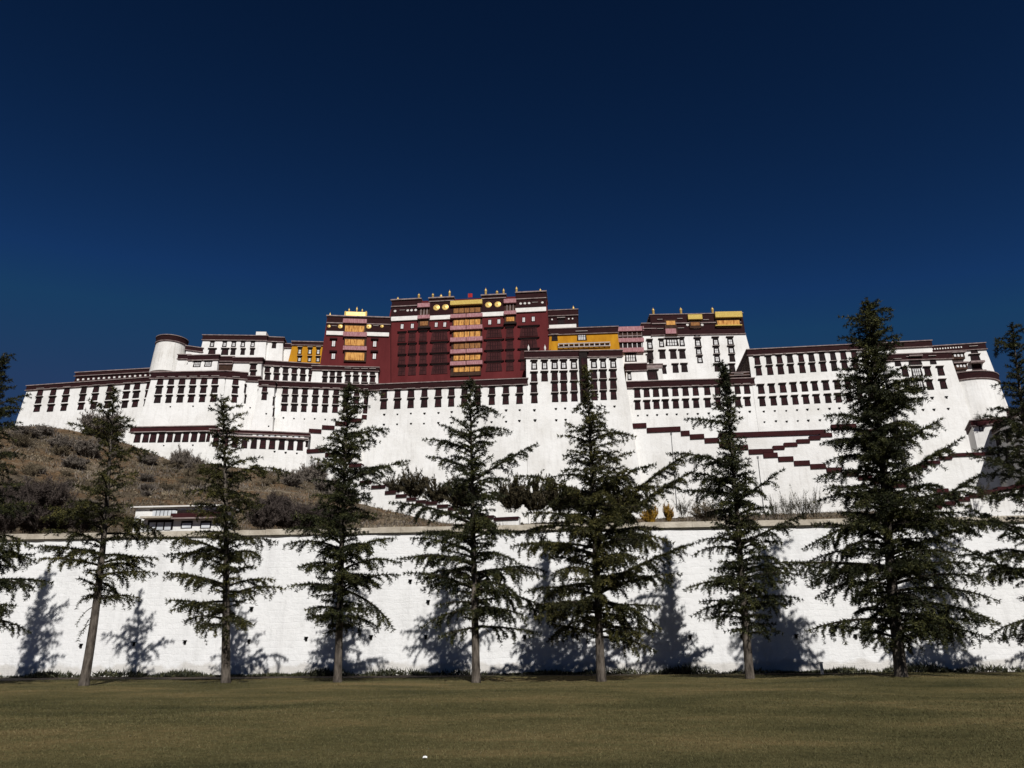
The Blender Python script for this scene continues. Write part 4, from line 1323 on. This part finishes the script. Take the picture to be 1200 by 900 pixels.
# ================================================================== house behind the rampart
HB = fac_from((160, 594.0), 72, (262, 593.4), 71.4, batter=0.02)
r = wing("garden_house", "low white house with glazed windows and a maroon band, behind the rampart", HB, 2.5, 2.0, band=1.6, band_mat="offwhite", sb=0.0, cat="house", coping=False, cornice=False)
fbox(r, "fascia", HB, 176, 208, 597, 598.2, 0.08, 0.1, "black")
gl = fbox(r, "glazing", HB, 179, 206, 598, 605.4, 0.06, 0.1, "glass")
for k in range(1, 6):
    fbox(gl, "mullion", HB, 179 + 4.5 * k - 0.25, 179 + 4.5 * k + 0.25, 598, 605.4, 0.11, 0.05, "steel")
fbox(r, "maroon_band", HB, 203, 262, 602, 607, 0.5, 0.1, "maroon_bright")
fbox(r, "clerestory", HB, 208, 262, 597.4, 600.6, 0.06, 0.1, "black")
fbox(r, "eave", HB, 170, 205, 606.4, 608.4, 0.9, 0.1, "coping")
fbox(r, "eave", HB, 205.2, 262, 607.4, 608.8, 0.7, 0.1, "pale")
gl = fbox(r, "glazing", HB, 173, 203, 609.2, 621, 0.05, 0.1, "black")
for k in range(3):
    fbox(gl, "glass_panel", HB, 175.4 + 9 * k, 182.6 + 9 * k, 612.4, 621, 0.08, 0.05, "glass")
for a, b in ((212.4, 225.6), (235, 247.6)):
    w_ = fbox(r, "glazing", HB, a, b, 610.4, 619, 0.05, 0.1, "black")
    fbox(w_, "glass_panel", HB, a + 1.4, b - 1.4, 613, 618.6, 0.08, 0.05, "glass")
fbox(r, "doorway", HB, 162, 164.8, 608, 622, 0.05, 0.1, "black")

# white stair railing on the slope at far left
a = hill_hit(33, 617)
if a:
    t_ = thing("stair_railing", "small white stair railing on the brown slope at the far left", "railing", a)
    e = at_y(40.5, 599.5, a.y + 4)
    mb = MB(); mb.tube([a + Vector((0, 0, 0.2)), e], [0.16, 0.16], 5); mb.build("rail", M["offwhite"], t_)
    e2 = at_y(42.5, 604, a.y + 4); a2 = at_y(38, 617, a.y)
    mb = MB(); mb.tube([a2, e2], [0.14, 0.14], 5); mb.build("rail", M["offwhite"], t_)
    for k in (0.1, 0.4, 0.7):
        p0, p1 = a.lerp(e, k), a2.lerp(e2, k + 0.1)
        mb = MB(); mb.tube([p0, p1], [0.2, 0.2], 5); mb.build("rung", M["offwhite"], t_)

# ================================================================== trees
def needles(P, D, k, L, w, rs, up=0.12, spread=0.9):
    """k small needle tufts (one triangle each) round every point P along the twig direction D."""
    n = len(P)
    P = np.repeat(P, k, 0); D = np.repeat(D, k, 0)
    rv = rs.normal(size=P.shape)
    rv -= (rv * D).sum(1, keepdims=True) * D
    rv /= np.linalg.norm(rv, axis=1, keepdims=True) + 1e-9
    d = D * rs.uniform(0.25, 0.9, (n * k, 1)) + rv * spread + np.array([0, 0, up])
    d /= np.linalg.norm(d, axis=1, keepdims=True)
    s = np.cross(d, rs.normal(size=P.shape))
    s /= np.linalg.norm(s, axis=1, keepdims=True) + 1e-9
    ln = L * rs.uniform(0.55, 1.15, (n * k, 1))
    wd = w * rs.uniform(0.7, 1.25, (n * k, 1))
    P = P + rs.normal(size=P.shape) * 0.02
    return np.stack([P - s * wd / 2, P + s * wd / 2, P + d * ln], 1)

def curve(S, phi, e0, e1, L, n, wob, rs, pw=1.2):
    """Points of a bough: heading phi, elevation turning from e0 to e1 along its length."""
    t = np.linspace(0, 1, n)
    el = e0 + (e1 - e0) * t ** pw
    ph = phi + wob * np.cumsum(rs.normal(size=n)) / math.sqrt(n)
    step = L / (n - 1)
    d = np.stack([np.cos(el) * np.cos(ph), np.cos(el) * np.sin(ph), np.sin(el)], 1)
    p = np.vstack([[0, 0, 0], np.cumsum(d[:-1] * step, 0)]) + np.array(S)
    return p, d, el, ph

def cedar(label, base_px, top_px, prof, crown_low_px, r0, per_m=13, dens=1.0, special=(), mat="cedar", seed=1, Yd=36.0, drop=1.25, bend=None, dead=0, group="cedars in front of the rampart"):
    """prof: (pixel row, left reach, right reach) of the crown outline measured on the photograph."""
    rs = np.random.RandomState(seed)
    rr = random.Random(seed)
    b = at_y(*base_px, Yd)
    zg = float(lawn_z(b.x, Yd)) - 0.05
    t = at_y(*top_px, Yd)
    H = t.z
    root = thing("cedar_tree", label, "tree", (b.x, Yd, zg), group)
    def axis(z):
        f = max(0.0, min(1.0, z / H))
        x = b.x + (t.x - b.x) * f
        if bend:
            x += bend * math.sin(math.pi * f)
        return x, Yd + 0.15 * math.sin(f * 5 + seed)
    # trunk
    mb = MB()
    zs = [zg - 0.1, 0.15, 0.5, 1.0] + [H * q for q in (0.12, 0.2, 0.3, 0.4, 0.5, 0.6, 0.7, 0.8, 0.9, 0.97, 1.0)]
    zs = sorted(zs)
    pts, rad = [], []
    for z in zs:
        x, y = axis(max(z, 0))
        f = max(z, 0) / H
        pts.append((x, y, z))
        rad.append(max(0.012, 0.84 * r0 * (1 - f) ** 0.85 * (1 + 0.22 * math.exp(-max(z, 0) / 0.22))))
    mb.tube(pts, rad, 10)
    mb.build("trunk", M["bark"], root, smooth=True)
    # crown outline in metres
    pz, pl, pr = [], [], []
    for py, xl, xr in prof:
        q = at_y((xl + xr) / 2, py, Yd)
        ax = axis(q.z)[0]
        pz.append(q.z); pl.append(max(0.25, ax - at_y(xl, py, Yd).x)); pr.append(max(0.25, at_y(xr, py, Yd).x - ax))
    o = np.argsort(pz)
    pz, pl, pr = np.array(pz)[o], np.array(pl)[o], np.array(pr)[o]
    zl = at_y(base_px[0], crown_low_px, Yd).z
    limb = MB()
    tris = []
    def bough(S, phi, L, e0, e1, rad0, full=1.0):
        n = max(6, int(L / 0.16))
        p, d, el, ph = curve(S, phi, e0, e1, L, n, 0.10, rs)
        limb.tube([tuple(q) for q in p[::2]] if n > 8 else [tuple(q) for q in p], list(np.linspace(rad0, 0.010, len(p[::2]) if n > 8 else n)), 4)
        s0 = int(n * 0.22)
        tris.append(needles(p[s0:], d[s0:], int(11 * full + 0.5), 0.16, 0.038, rs))
        side = 1
        sp = 0.17
        m = int(L * 0.86 / sp)
        for k in range(m):
            f = 0.14 + 0.86 * (k + rr.random()) / max(m, 1)
            i = min(n - 1, int(f * (n - 1)))
            side = -side
            lb = min(1.25, (0.18 + 0.42 * L * (1 - f) ** 0.8 * min(1, f * 3.2))) * rr.uniform(0.55, 1.15)
            a = ph[i] + side * rr.uniform(0.55, 1.15)
            el0 = el[i] + rr.uniform(-0.30, 0.10)
            nn = max(4, int(lb / 0.055))
            q, qd, qe, qp = curve(p[i], a, el0, el0 - drop * rr.uniform(0.4, 1.15), lb, nn, 0.12, rs)
            if lb > 0.35:
                limb.tube([tuple(q[0]), tuple(q[len(q) // 2]), tuple(q[-1])], [0.014, 0.010, 0.005], 3)
            if rr.random() < 0.93:
                tris.append(needles(q, qd, int(6.2 * full + rr.random()), 0.14, 0.036, rs))
            if lb > 0.55:
                for g in range(int(lb / 0.16)):
                    j = rr.randrange(nn // 4, nn)
                    l3 = rr.uniform(0.12, 0.34)
                    q3, d3, _, _ = curve(q[j], qp[j] + rr.choice((-1, 1)) * rr.uniform(0.5, 1.0), qe[j] - 0.1, qe[j] - drop * rr.uniform(0.4, 1.0), l3, max(3, int(l3 / 0.06)), 0.1, rs)
                    tris.append(needles(q3, d3, int(5.4 * full + rr.random()), 0.13, 0.034, rs))
    z = zl
    ph0 = rr.uniform(0, 6.28)
    count = int((H - zl) * per_m * dens * 1.12)
    gold = 2.399963
    for i in range(count):
        f = (i + rr.random() * 0.8) / count
        z = zl + (H - zl - 0.25) * f ** 0.92
        ph0 += gold + rr.uniform(-0.35, 0.35)
        c, s = math.cos(ph0), math.sin(ph0)
        rl, rrr = np.interp(z + 0.2, pz, pl), np.interp(z + 0.2, pz, pr)
        reach = (rrr if c > 0 else rl)
        av = (rl + rrr) / 2
        reach = abs(c) * reach + (1 - abs(c)) * min(av, 2.6)
        long_ = rr.random() < 0.42
        L = max(0.22, reach * (rr.uniform(0.82, 1.12) if long_ else rr.uniform(0.22, 0.58)))
        g = (z - zl) / (H - zl)
        e0 = 0.22 + 0.42 * g + rr.uniform(-0.20, 0.26)
        e1 = e0 - (rr.uniform(0.45, 0.95) if long_ else rr.uniform(0.2, 0.6))
        if g < 0.14:
            e0 -= 0.14
            e1 += 0.10
        x, y = axis(z - 0.06 * L)
        bough((x, y, z - 0.07 * L), ph0, L * 1.04, e0, e1, 0.016 + 0.016 * L)
    # leader
    x, y = axis(H)
    lp = np.array([axis(H - 0.9 + 0.1 * k) + (H - 0.9 + 0.1 * k,) for k in range(10)])
    tris.append(needles(lp, np.tile([0, 0, 1.0], (10, 1)), 9, 0.15, 0.045, rs))
    # boughs that show by themselves in the outline
    for (sx, sy), (ex, ey), arch in special:
        S = at_y(sx, sy, Yd)
        yo = Yd + rr.uniform(-1.0, 0.6)
        E = at_y(ex, ey, yo)
        S.x, S.y = axis(S.z)
        v = E - S
        L = v.length
        e = math.asin(v.z / L)
        bough(tuple(S), math.atan2(v.y, v.x), L * (1.04 + 0.1 * arch), e + arch, e - arch * 1.4, 0.02 + 0.016 * L, 1.15)
    for k in range(dead):
        z = zl - 0.3 - k * 0.35
        x, y = axis(z)
        p, d, _, _ = curve((x, y, z), rr.uniform(2.2, 4.1), -0.35, -1.5, rr.uniform(0.8, 1.7), 12, 0.22, rs, 0.8)
        limb.tube([tuple(q) for q in p], list(np.linspace(0.022, 0.006, 12)), 4)
        tris.append(needles(p[5:], d[5:], 6, 0.15, 0.03, rs))
    limb.build("boughs", M["limb"], root)
    link("crown", tri_mesh("crown", np.concatenate(tris), M[mat]), root)
    return root

cedar("dark cedar cut by the left edge of the photo", (-82, 797), (3, 413), [(430, -12, 14), (465, -25, 20), (520, -40, 26), (550, -50, 22), (600, -60, 34), (640, -70, 42), (680, -80, 46), (710, -90, 42)], 740, 0.27, dens=1.15, seed=21,
      special=[((-10, 478), (34, 463), 0.1), ((-30, 680), (42, 688), 0.15)])
cedar("sparse cedar with a bare curved trunk and thin leader, second tree from the left edge", (97, 797), (133, 452), [(480, 122, 146), (492, 84, 150), (520, 100, 160), (545, 108, 168), (575, 84, 178), (610, 48, 190), (640, 50, 182), (670, 58, 178), (690, 62, 168)], 702, 0.25, per_m=9, dens=0.85, seed=33,
      special=[((128, 519), (83, 497), 0.25), ((127, 540), (181, 531), 0.5), ((126, 505), (155, 494), 0.2), ((112, 650), (45, 640), 0.1), ((113, 660), (182, 655), 0.2), ((120, 600), (52, 606), 0.2), ((118, 610), (190, 628), 0.3)], mat="cedar_olive", bend=0.35, dead=3)
cedar("open cedar with flat lower boughs before the panelled gallery, third from the left edge", (265, 797), (258, 463), [(472, 240, 283), (500, 236, 292), (530, 246, 300), (545, 228, 318), (575, 218, 322), (610, 222, 312), (640, 196, 324), (665, 200, 330), (690, 205, 332), (715, 198, 326)], 730, 0.24, per_m=11, dens=0.95, seed=47,
      special=[((272, 560), (335, 553), 0.4), ((270, 650), (190, 632), 0.3), ((270, 690), (196, 672), 0.2), ((268, 720), (200, 704), 0.2), ((272, 700), (330, 690), 0.3)], mat="cedar_olive", bend=0.2)
cedar("dense narrow cedar with a pointed top, in front of the great white wall's left end", (395, 795), (409, 448), [(462, 398, 424), (480, 388, 436), (500, 384, 444), (530, 372, 456), (560, 366, 462), (590, 352, 448), (620, 334, 468), (650, 338, 472), (680, 342, 472), (705, 346, 462), (725, 352, 448)], 738, 0.22, per_m=13, dens=1.15, seed=52,
      special=[((408, 515), (455, 504), 0.2), ((404, 565), (476, 541), 0.1), ((405, 462), (446, 462), 0.3), ((398, 690), (460, 735), 0.3)])
cedar("cedar with an upswept right bough and a dark trunk, in the centre left", (558, 797), (551, 443), [(470, 538, 572), (490, 532, 582), (510, 514, 590), (545, 510, 584), (575, 506, 600), (600, 490, 622), (640, 478, 632), (670, 482, 646), (700, 494, 650), (725, 516, 640)], 738, 0.23, per_m=12, dens=1.05, seed=64,
      special=[((556, 530), (499, 515), 0.2), ((557, 552), (503, 536), 0.2), ((558, 508), (597, 506), 0.35), ((560, 565), (626, 522), 0.05), ((557, 615), (462, 590), 0.2), ((558, 660), (470, 655), 0.2), ((557, 690), (478, 672), 0.2), ((560, 690), (645, 716), 0.2), ((553, 475), (588, 488), 0.3)])
cedar("broad olive cedar with two arching upper right boughs, in front of the tall white block", (705, 796), (687, 428), [(450, 677, 694), (475, 672, 706), (492, 664, 724), (510, 654, 738), (535, 660, 726), (560, 640, 770), (585, 620, 790), (610, 604, 800), (640, 602, 806), (670, 606, 798), (700, 606, 790), (722, 640, 770)], 745, 0.25, per_m=12.5, dens=1.1, seed=71, mat="cedar_olive",
      special=[((690, 520), (656, 512), 0.25), ((690, 518), (742, 512), 0.4), ((694, 592), (765, 546), 0.35), ((697, 625), (800, 536), 0.12), ((700, 640), (806, 556), 0.15), ((692, 470), (672, 482), 0.3), ((697, 600), (604, 560), 0.4), ((700, 650), (604, 640), 0.2), ((702, 690), (806, 640), 0.1), ((702, 715), (610, 712), 0.2)])
cedar("tall narrow dark cedar between the yellow-leaved bushes and the tallest cedar", (880, 795), (847, 423), [(445, 838, 858), (480, 830, 868), (510, 824, 872), (545, 808, 878), (570, 806, 892), (600, 806, 906), (640, 816, 918), (670, 808, 932), (700, 814, 930), (725, 826, 916)], 742, 0.23, per_m=14, dens=1.25, seed=83,
      special=[((852, 498), (805, 492), 0.15), ((858, 548), (788, 531), 0.2), ((858, 590), (916, 551), 0.0), ((862, 640), (940, 604), 0.05), ((860, 580), (800, 576), 0.1), ((872, 680), (805, 690), 0.2), ((872, 670), (942, 660), 0.2)])
cedar("tallest and densest cedar of the row, in front of the long east wing", (1057, 792), (1015, 351), [(362, 1000, 1030), (385, 988, 1044), (420, 984, 1058), (455, 970, 1078), (490, 964, 1088), (530, 962, 1098), (565, 958, 1120), (600, 960, 1134), (640, 946, 1146), (670, 940, 1156), (700, 946, 1166), (725, 962, 1150)], 748, 0.30, Yd=32.8, per_m=17, dens=1.12, seed=95,
      special=[((1020, 385), (985, 372), 0.3), ((1020, 372), (1048, 362), 0.3), ((1028, 470), (1085, 455), 0.2), ((1034, 530), (1100, 493), 0.0), ((1040, 570), (1122, 517), 0.0), ((1046, 620), (1150, 556), 0.0), ((1048, 650), (1160, 610), 0.05), ((1046, 665), (922, 662), 0.1), ((1052, 705), (1172, 728), 0.2), ((1040, 600), (948, 640), 0.1)])
cedar("dark cedar cut by the right edge of the photo", (1236, 794), (1188, 378), [(395, 1172, 1206), (430, 1172, 1222), (470, 1164, 1236), (510, 1160, 1250), (550, 1152, 1262), (590, 1146, 1262), (630, 1138, 1268), (670, 1140, 1275), (700, 1144, 1275), (725, 1160, 1265)], 745, 0.28, per_m=13, dens=0.72, seed=104,
      special=[((1192, 408), (1166, 401), 0.15), ((1200, 500), (1156, 488), 0.1), ((1206, 560), (1138, 533), 0.1), ((1216, 640), (1124, 590), 0.0), ((1222, 690), (1118, 640), 0.05)])
cedar("cedar outside the right edge of the photo, known by its shadow on the rampart", (1400, 793), (1346, 372), [(395, 1330, 1362), (450, 1318, 1378), (520, 1312, 1396), (600, 1300, 1420), (670, 1304, 1446), (720, 1330, 1430)], 745, 0.28, per_m=12, dens=1.0, seed=113)

# ================================================================== shrubs
def shrub_mesh(name, seed, n_stem, spread, leaf_n, leaf_L, leaf_w, mat, up=1.0, stems=True):
    """Unit shrub about 1 m high and 1 m across: thin stems fanning from the ground, tufts along them."""
    rs = np.random.RandomState(seed)
    rr = random.Random(seed)
    tr = []
    for k in range(n_stem):
        a = rr.uniform(0, 6.283)
        L = rr.uniform(0.55, 1.05)
        e0 = rr.uniform(0.7, 1.45) * up
        q0 = rr.uniform(0.0, 0.36)
        p, d, el, ph = curve((q0 * math.cos(a), q0 * math.sin(a), -0.05), a + rr.uniform(-0.5, 0.5), e0, e0 - rr.uniform(0.0, 0.7), L * spread, 9, 0.15, rs)
        if stems:
            for i in range(8):
                s = np.cross(d[i], rs.normal(size=3)); s /= np.linalg.norm(s) + 1e-9
                w = 0.012 * (1 - i / 9)
                tr.append(np.stack([p[i] - s * w, p[i] + s * w, p[i + 1]])[None])
        tr.append(needles(p[2:], d[2:], leaf_n, leaf_L, leaf_w, rs, up=0.3, spread=0.8))
        for g in range(3):
            i = rr.randrange(3, 8)
            q, qd, _, _ = curve(p[i], ph[i] + rr.uniform(-1.2, 1.2), el[i] - 0.1, el[i] - 0.4, L * 0.4, 5, 0.15, rs)
            tr.append(needles(q, qd, leaf_n, leaf_L, leaf_w, rs, up=0.3, spread=0.8))
    return tri_mesh(name, np.concatenate(tr), M[mat])

SHRUB = {
    "grey": [shrub_mesh("twigs", 200 + i, 110, 0.85, 7, 0.13, 0.03, "twig") for i in range(3)],
    "scrub": [shrub_mesh("twigs", 210 + i, 60, 0.95, 4, 0.11, 0.028, "scrub") for i in range(3)],
    "juniper": [shrub_mesh("leaves", 220 + i, 55, 0.95, 7, 0.11, 0.045, "juniper") for i in range(3)],
    "thin": [shrub_mesh("twigs", 230 + i, 26, 1.0, 3, 0.14, 0.02, "juniper", up=1.15) for i in range(3)],
    "autumn": [shrub_mesh("leaves", 240, 40, 0.95, 6, 0.13, 0.06, "autumn", up=1.1)],
}

def shrub(name, label, cat, px, py, w_px, h_px, kind, group, Yd=None, sink=0.06):
    """A shrub rooted where the line of sight through (px, py) meets the slope (or at distance Yd)."""
    p = hill_hit(px, py) if Yd is None else at_y(px, py, Yd)
    if p is None:
        return None
    k = p.y / FPX * 1.02
    o = bpy.data.objects.new(name, rnd.choice(SHRUB[kind]))
    COL.objects.link(o)
    o.location = (p.x, p.y, p.z - sink * h_px * k)
    o.scale = (w_px * k * 0.62, w_px * k * 0.62, h_px * k * 1.05)
    o.rotation_euler = (0, 0, rnd.uniform(0, 6.28))
    return tag(o, label, cat, group)

g1 = "grey leafless bushes on the brown slope"
for px, py, w, h, lab in ((118, 512, 44, 34, "large grey leafless bush against the foot of the far left wing"),
                          (152, 512, 26, 26, "grey leafless bush on the slope right of the largest grey bush"),
                          (101, 535, 30, 22, "round dark grey bush on the slope below the far left wing"),
                          (85, 549, 24, 16, "round dark bush in the rust-coloured patch of the slope"),
                          (70, 527, 24, 18, "brown bush on the slope above the round dark bush"),
                          (210, 549, 22, 26, "tall grey bush against the foot of the ten-windowed gallery"),
                          (228, 552, 18, 20, "smaller grey bush next to the tall grey bush under the gallery"),
                          (172, 545, 20, 16, "grey bush at the left foot of the ten-windowed gallery"),
                          (366, 566, 30, 26, "dense grey bush between the second and third full cedars from the left"),
                          (342, 570, 24, 20, "smaller grey bush under the panelled gallery"),
                          (385, 580, 34, 24, "grey bush behind the dense narrow cedar"),
                          (30, 513, 28, 14, "low dry bush at the left end of the slope's crest"),
                          (52, 511, 22, 14, "low dry bush on the crest under the far left wing")):
    shrub("bush", lab, "bush", px, py, w, h, "grey", g1)
SHRUB["thicket"] = [shrub_mesh("twigs", 250 + i, 120, 0.95, 6, 0.14, 0.02, "thicket", up=1.05) for i in range(3)]
g4 = "small dry bushes scattered over the brown slope"
brs = random.Random(77)
n_ = 0
while n_ < 62:
    px, py = brs.uniform(8, 430), brs.uniform(506, 612)
    lim = np.interp(px, [0, 20, 80, 150, 250, 360, 430], [514, 508, 510, 526, 552, 566, 590])
    if py < lim or (150 < px < 300 and py > 585):
        continue
    w_ = brs.uniform(9, 22)
    if shrub("bush", "small dry brown bush on the brown slope between rampart and palace", "bush", px, py, w_, w_ * brs.uniform(0.5, 0.85), brs.choice(("scrub", "scrub", "grey")), g4):
        n_ += 1
g5 = "bare purple-brown thickets low on the slope"
for px, py, w, h in ((6, 622, 44, 46), (36, 622, 46, 50), (66, 622, 44, 40), (96, 620, 44, 30), (14, 598, 40, 34), (52, 596, 44, 34), (310, 618, 40, 30), (336, 618, 44, 30), (362, 617, 40, 26), (390, 616, 40, 22), (322, 600, 36, 22)):
    shrub("thicket", "bare purple-brown thicket low on the slope just above the rampart", "thicket", px, py, w, h, "thicket", g5, rnd.uniform(96, 110))

g2 = "dark junipers at the foot of the great white wall"
for px, py, w, h, Yd, lab in ((462, 574, 20, 18, 243, "dark juniper at the upper end of the small-capped stair wall"),
                              (484, 578, 28, 30, 242, "tallest dark juniper above the small-capped stair wall"),
                              (512, 584, 28, 24, 240, "dark juniper beside the tallest juniper above the stair wall"),
                              (540, 590, 34, 30, 238, "dark juniper behind the centre left cedar"),
                              (600, 592, 34, 32, 236, "dark juniper just right of the centre left cedar"),
                              (628, 593, 34, 36, 236, "rounded dark juniper between the two centre cedars"),
                              (656, 594, 30, 34, 236, "dark juniper left of the broad olive cedar"),
                              (684, 596, 30, 26, 236, "dark juniper behind the trunk of the broad olive cedar"),
                              (722, 598, 44, 30, 234, "brown-green juniper right of the broad olive cedar's trunk")):
    shrub("juniper", lab, "juniper", px, py + 4, w * 1.12, h + 4, "juniper", g2, Yd)
g3 = "thin bare shrubs above the rampart"
for px, py, w, h, Yd, lab in ((908, 606, 14, 24, 150, "thin bare shrub above the rampart, just right of the sixth full cedar"),
                              (924, 606, 20, 28, 150, "bare shrub above the rampart left of the tallest cedar, second of the thicket"),
                              (940, 606, 22, 30, 150, "bare shrub in the middle of the thicket left of the tallest cedar"),
                              (956, 606, 20, 32, 150, "tall bare shrub of the thicket touching the tallest cedar"),
                              (800, 606, 22, 22, 150, "pale bare shrub behind the lamp post above the rampart"),
                              (828, 608, 40, 20, 150, "brown bare shrub left of the sixth full cedar above the rampart"),
                              (1152, 588, 18, 26, 209, "pale bare shrub on the lowest stair at the right")):
    shrub("bare_shrub", lab, "shrub", px, py, w, h, "thin" if px != 828 else "scrub", g3, Yd)
shrub("autumn_bush", "yellow-leaved bush above the rampart right of the broad olive cedar", "bush", 763, 613, 18, 21, "autumn", None, 150)
shrub("autumn_bush", "small yellow-leaved bush above the rampart, right of the larger yellow one", "bush", 783, 611, 11, 22, "autumn", None, 150)
shrub("bare_shrub", "small bare shrub on the roof of the little house below the round bastion", "shrub", 1152, 492, 20, 8, "thin", None, 236.5)

# dry scrub and tussocks over the whole slope: nobody could count them
def cover(name, n, seed, y0, y1, size, mat, xr=(-260, 150), keep=None, L=0.55, w=0.13):
    rs = np.random.RandomState(seed)
    x, y = rs.uniform(xr[0], xr[1], n), rs.uniform(y0, y1, n)
    m = rs.uniform(size=n) < 0.35 + 0.65 * ((np.sin(x * 0.13 + 2) * np.sin(y * 0.17) + np.sin(x * 0.041) * np.sin(y * 0.06 + 1)) > 0.1)
    x, y = x[m], y[m]
    z = np.array([hill_z(a, b) for a, b in zip(x, y)])
    P = np.stack([x, y, z], 1)
    k = 7
    P = np.repeat(P, k, 0)
    sc = np.repeat(rs.uniform(0.5, 1.6, len(x)), k)[:, None] * size
    P = P + rs.normal(size=P.shape) * np.array([0.35, 0.35, 0.05]) * sc
    d = rs.normal(size=P.shape) * np.array([0.6, 0.6, 0.25]) + np.array([0, 0, 0.9])
    d /= np.linalg.norm(d, axis=1, keepdims=True)
    s = np.cross(d, rs.normal(size=P.shape)); s /= np.linalg.norm(s, axis=1, keepdims=True) + 1e-9
    co = np.stack([P - s * w * sc - np.array([0, 0, 0.1]), P + s * w * sc - np.array([0, 0, 0.1]), P + d * L * sc], 1)
    o = link(name, tri_mesh(name, co, M[mat]))
    return tag(o, kind="stuff")
cover("hill_scrub", 52000, 301, 88, 258, 1.0, "scrub", w=0.16, L=0.40)
cover("hill_twigs", 9000, 302, 85, 258, 2.2, "twig", w=0.035, L=0.55)

# weeds along the foot of the rampart
rs = np.random.RandomState(401)
n = 9000
x = rs.uniform(-40, 40, n)
dens = 0.25 + 0.75 * (np.sin(x * 0.9) + np.sin(x * 0.37 + 1) + 0.8 * np.sin(x * 2.3) > 0.2)
x = x[rs.uniform(size=n) < dens]
y = np.array([ramp_y(a) for a in x]) - 0.15 - np.abs(rs.normal(size=len(x))) * 0.45
hgt = 0.10 + 0.30 * np.abs(np.sin(x * 0.8 + 0.5) * np.sin(x * 0.21)) 
P = np.repeat(np.stack([x, y, np.full(len(x), 0.08)], 1), 5, 0)
hg = np.repeat(hgt, 5)[:, None] * rs.uniform(0.5, 1.4, (len(P), 1))
P = P + rs.normal(size=P.shape) * np.array([0.08, 0.08, 0.0]) + np.array([0, 0, 1]) * hg * rs.uniform(0, 0.6, (len(P), 1))
d = rs.normal(size=P.shape) * 0.7 + np.array([0, 0, 0.9]); d /= np.linalg.norm(d, axis=1, keepdims=True)
s = np.cross(d, rs.normal(size=P.shape)); s /= np.linalg.norm(s, axis=1, keepdims=True)
co = np.stack([P - s * 0.035, P + s * 0.035, P + d * hg * 0.8], 1)
tag(link("foot_weeds", tri_mesh("foot_weeds", co, M["weed"])), kind="stuff")

# grass blades on the lawn, finer and thicker towards the camera
rs = np.random.RandomState(402)
n = 330000
y = 6.5 + 36.0 * rs.uniform(size=n) ** 1.9
x = rs.uniform(-1, 1, n) * (1.5 + 0.72 * y)
z = lawn_z(x, y)
P = np.stack([x, y, z], 1)
far = np.clip(y / 9.0, 1, 2.2)[:, None]
d = rs.normal(size=P.shape) * np.array([0.55, 0.55, 0.2]) + np.array([0, 0, 0.8]); d /= np.linalg.norm(d, axis=1, keepdims=True)
s = np.cross(d, rs.normal(size=P.shape)); s /= np.linalg.norm(s, axis=1, keepdims=True)
L = rs.uniform(0.014, 0.040, (n, 1)) * (0.8 + 0.2 * far)
co = np.stack([P - s * 0.0035 * far, P + s * 0.0035 * far, P + d * L], 1)
tag(link("grass", tri_mesh("grass", co, M["blade"])), kind="stuff")

# small things on the lawn and at the foot of the wall
p = at_z(498, 887.5, 0.13)
p.z = float(lawn_z(p.x, p.y)) + 0.02
mb = MB()
pts = [(-0.05, -0.03, 0.0), (0.0, -0.045, 0.012), (0.055, -0.02, 0.002), (-0.045, 0.01, 0.03), (0.005, 0.0, 0.045), (0.05, 0.015, 0.028), (-0.03, 0.05, 0.008), (0.012, 0.045, 0.022), (0.048, 0.05, 0.0)]
for q in pts:
    mb.v.append(tuple(p + Vector(q) * 0.6))
for q in pts:
    mb.v.append(tuple(p + Vector(q) * 0.6 - Vector((0, 0, 0.003))))
for j in range(2):
    for i in range(2):
        a = j * 3 + i
        mb.f.append((a, a + 1, a + 4, a + 3)); mb.mi.append(0)
        mb.f.append((a + 9, a + 12, a + 13, a + 10)); mb.mi.append(0)
tag(mb.build("paper_scrap", M["paper"]), "crumpled scrap of white paper lying on the lawn", "litter")
px_, yy = 964, 41.6
a = at_y(964, 792, yy)
post = thing("marker_post", "short white marker post standing in the bed between the two right-hand cedars", "post", (a.x, yy, 0.08))
mb = MB(); mb.box(a.x - 0.06, a.x + 0.06, yy - 0.06, yy + 0.06, 0.05, 0.62); mb.build("post", M["offwhite"], post)
mb = MB(); mb.box(a.x - 0.085, a.x + 0.085, yy - 0.085, yy + 0.085, 0.625, 0.68); mb.build("cap", M["offwhite"], post)
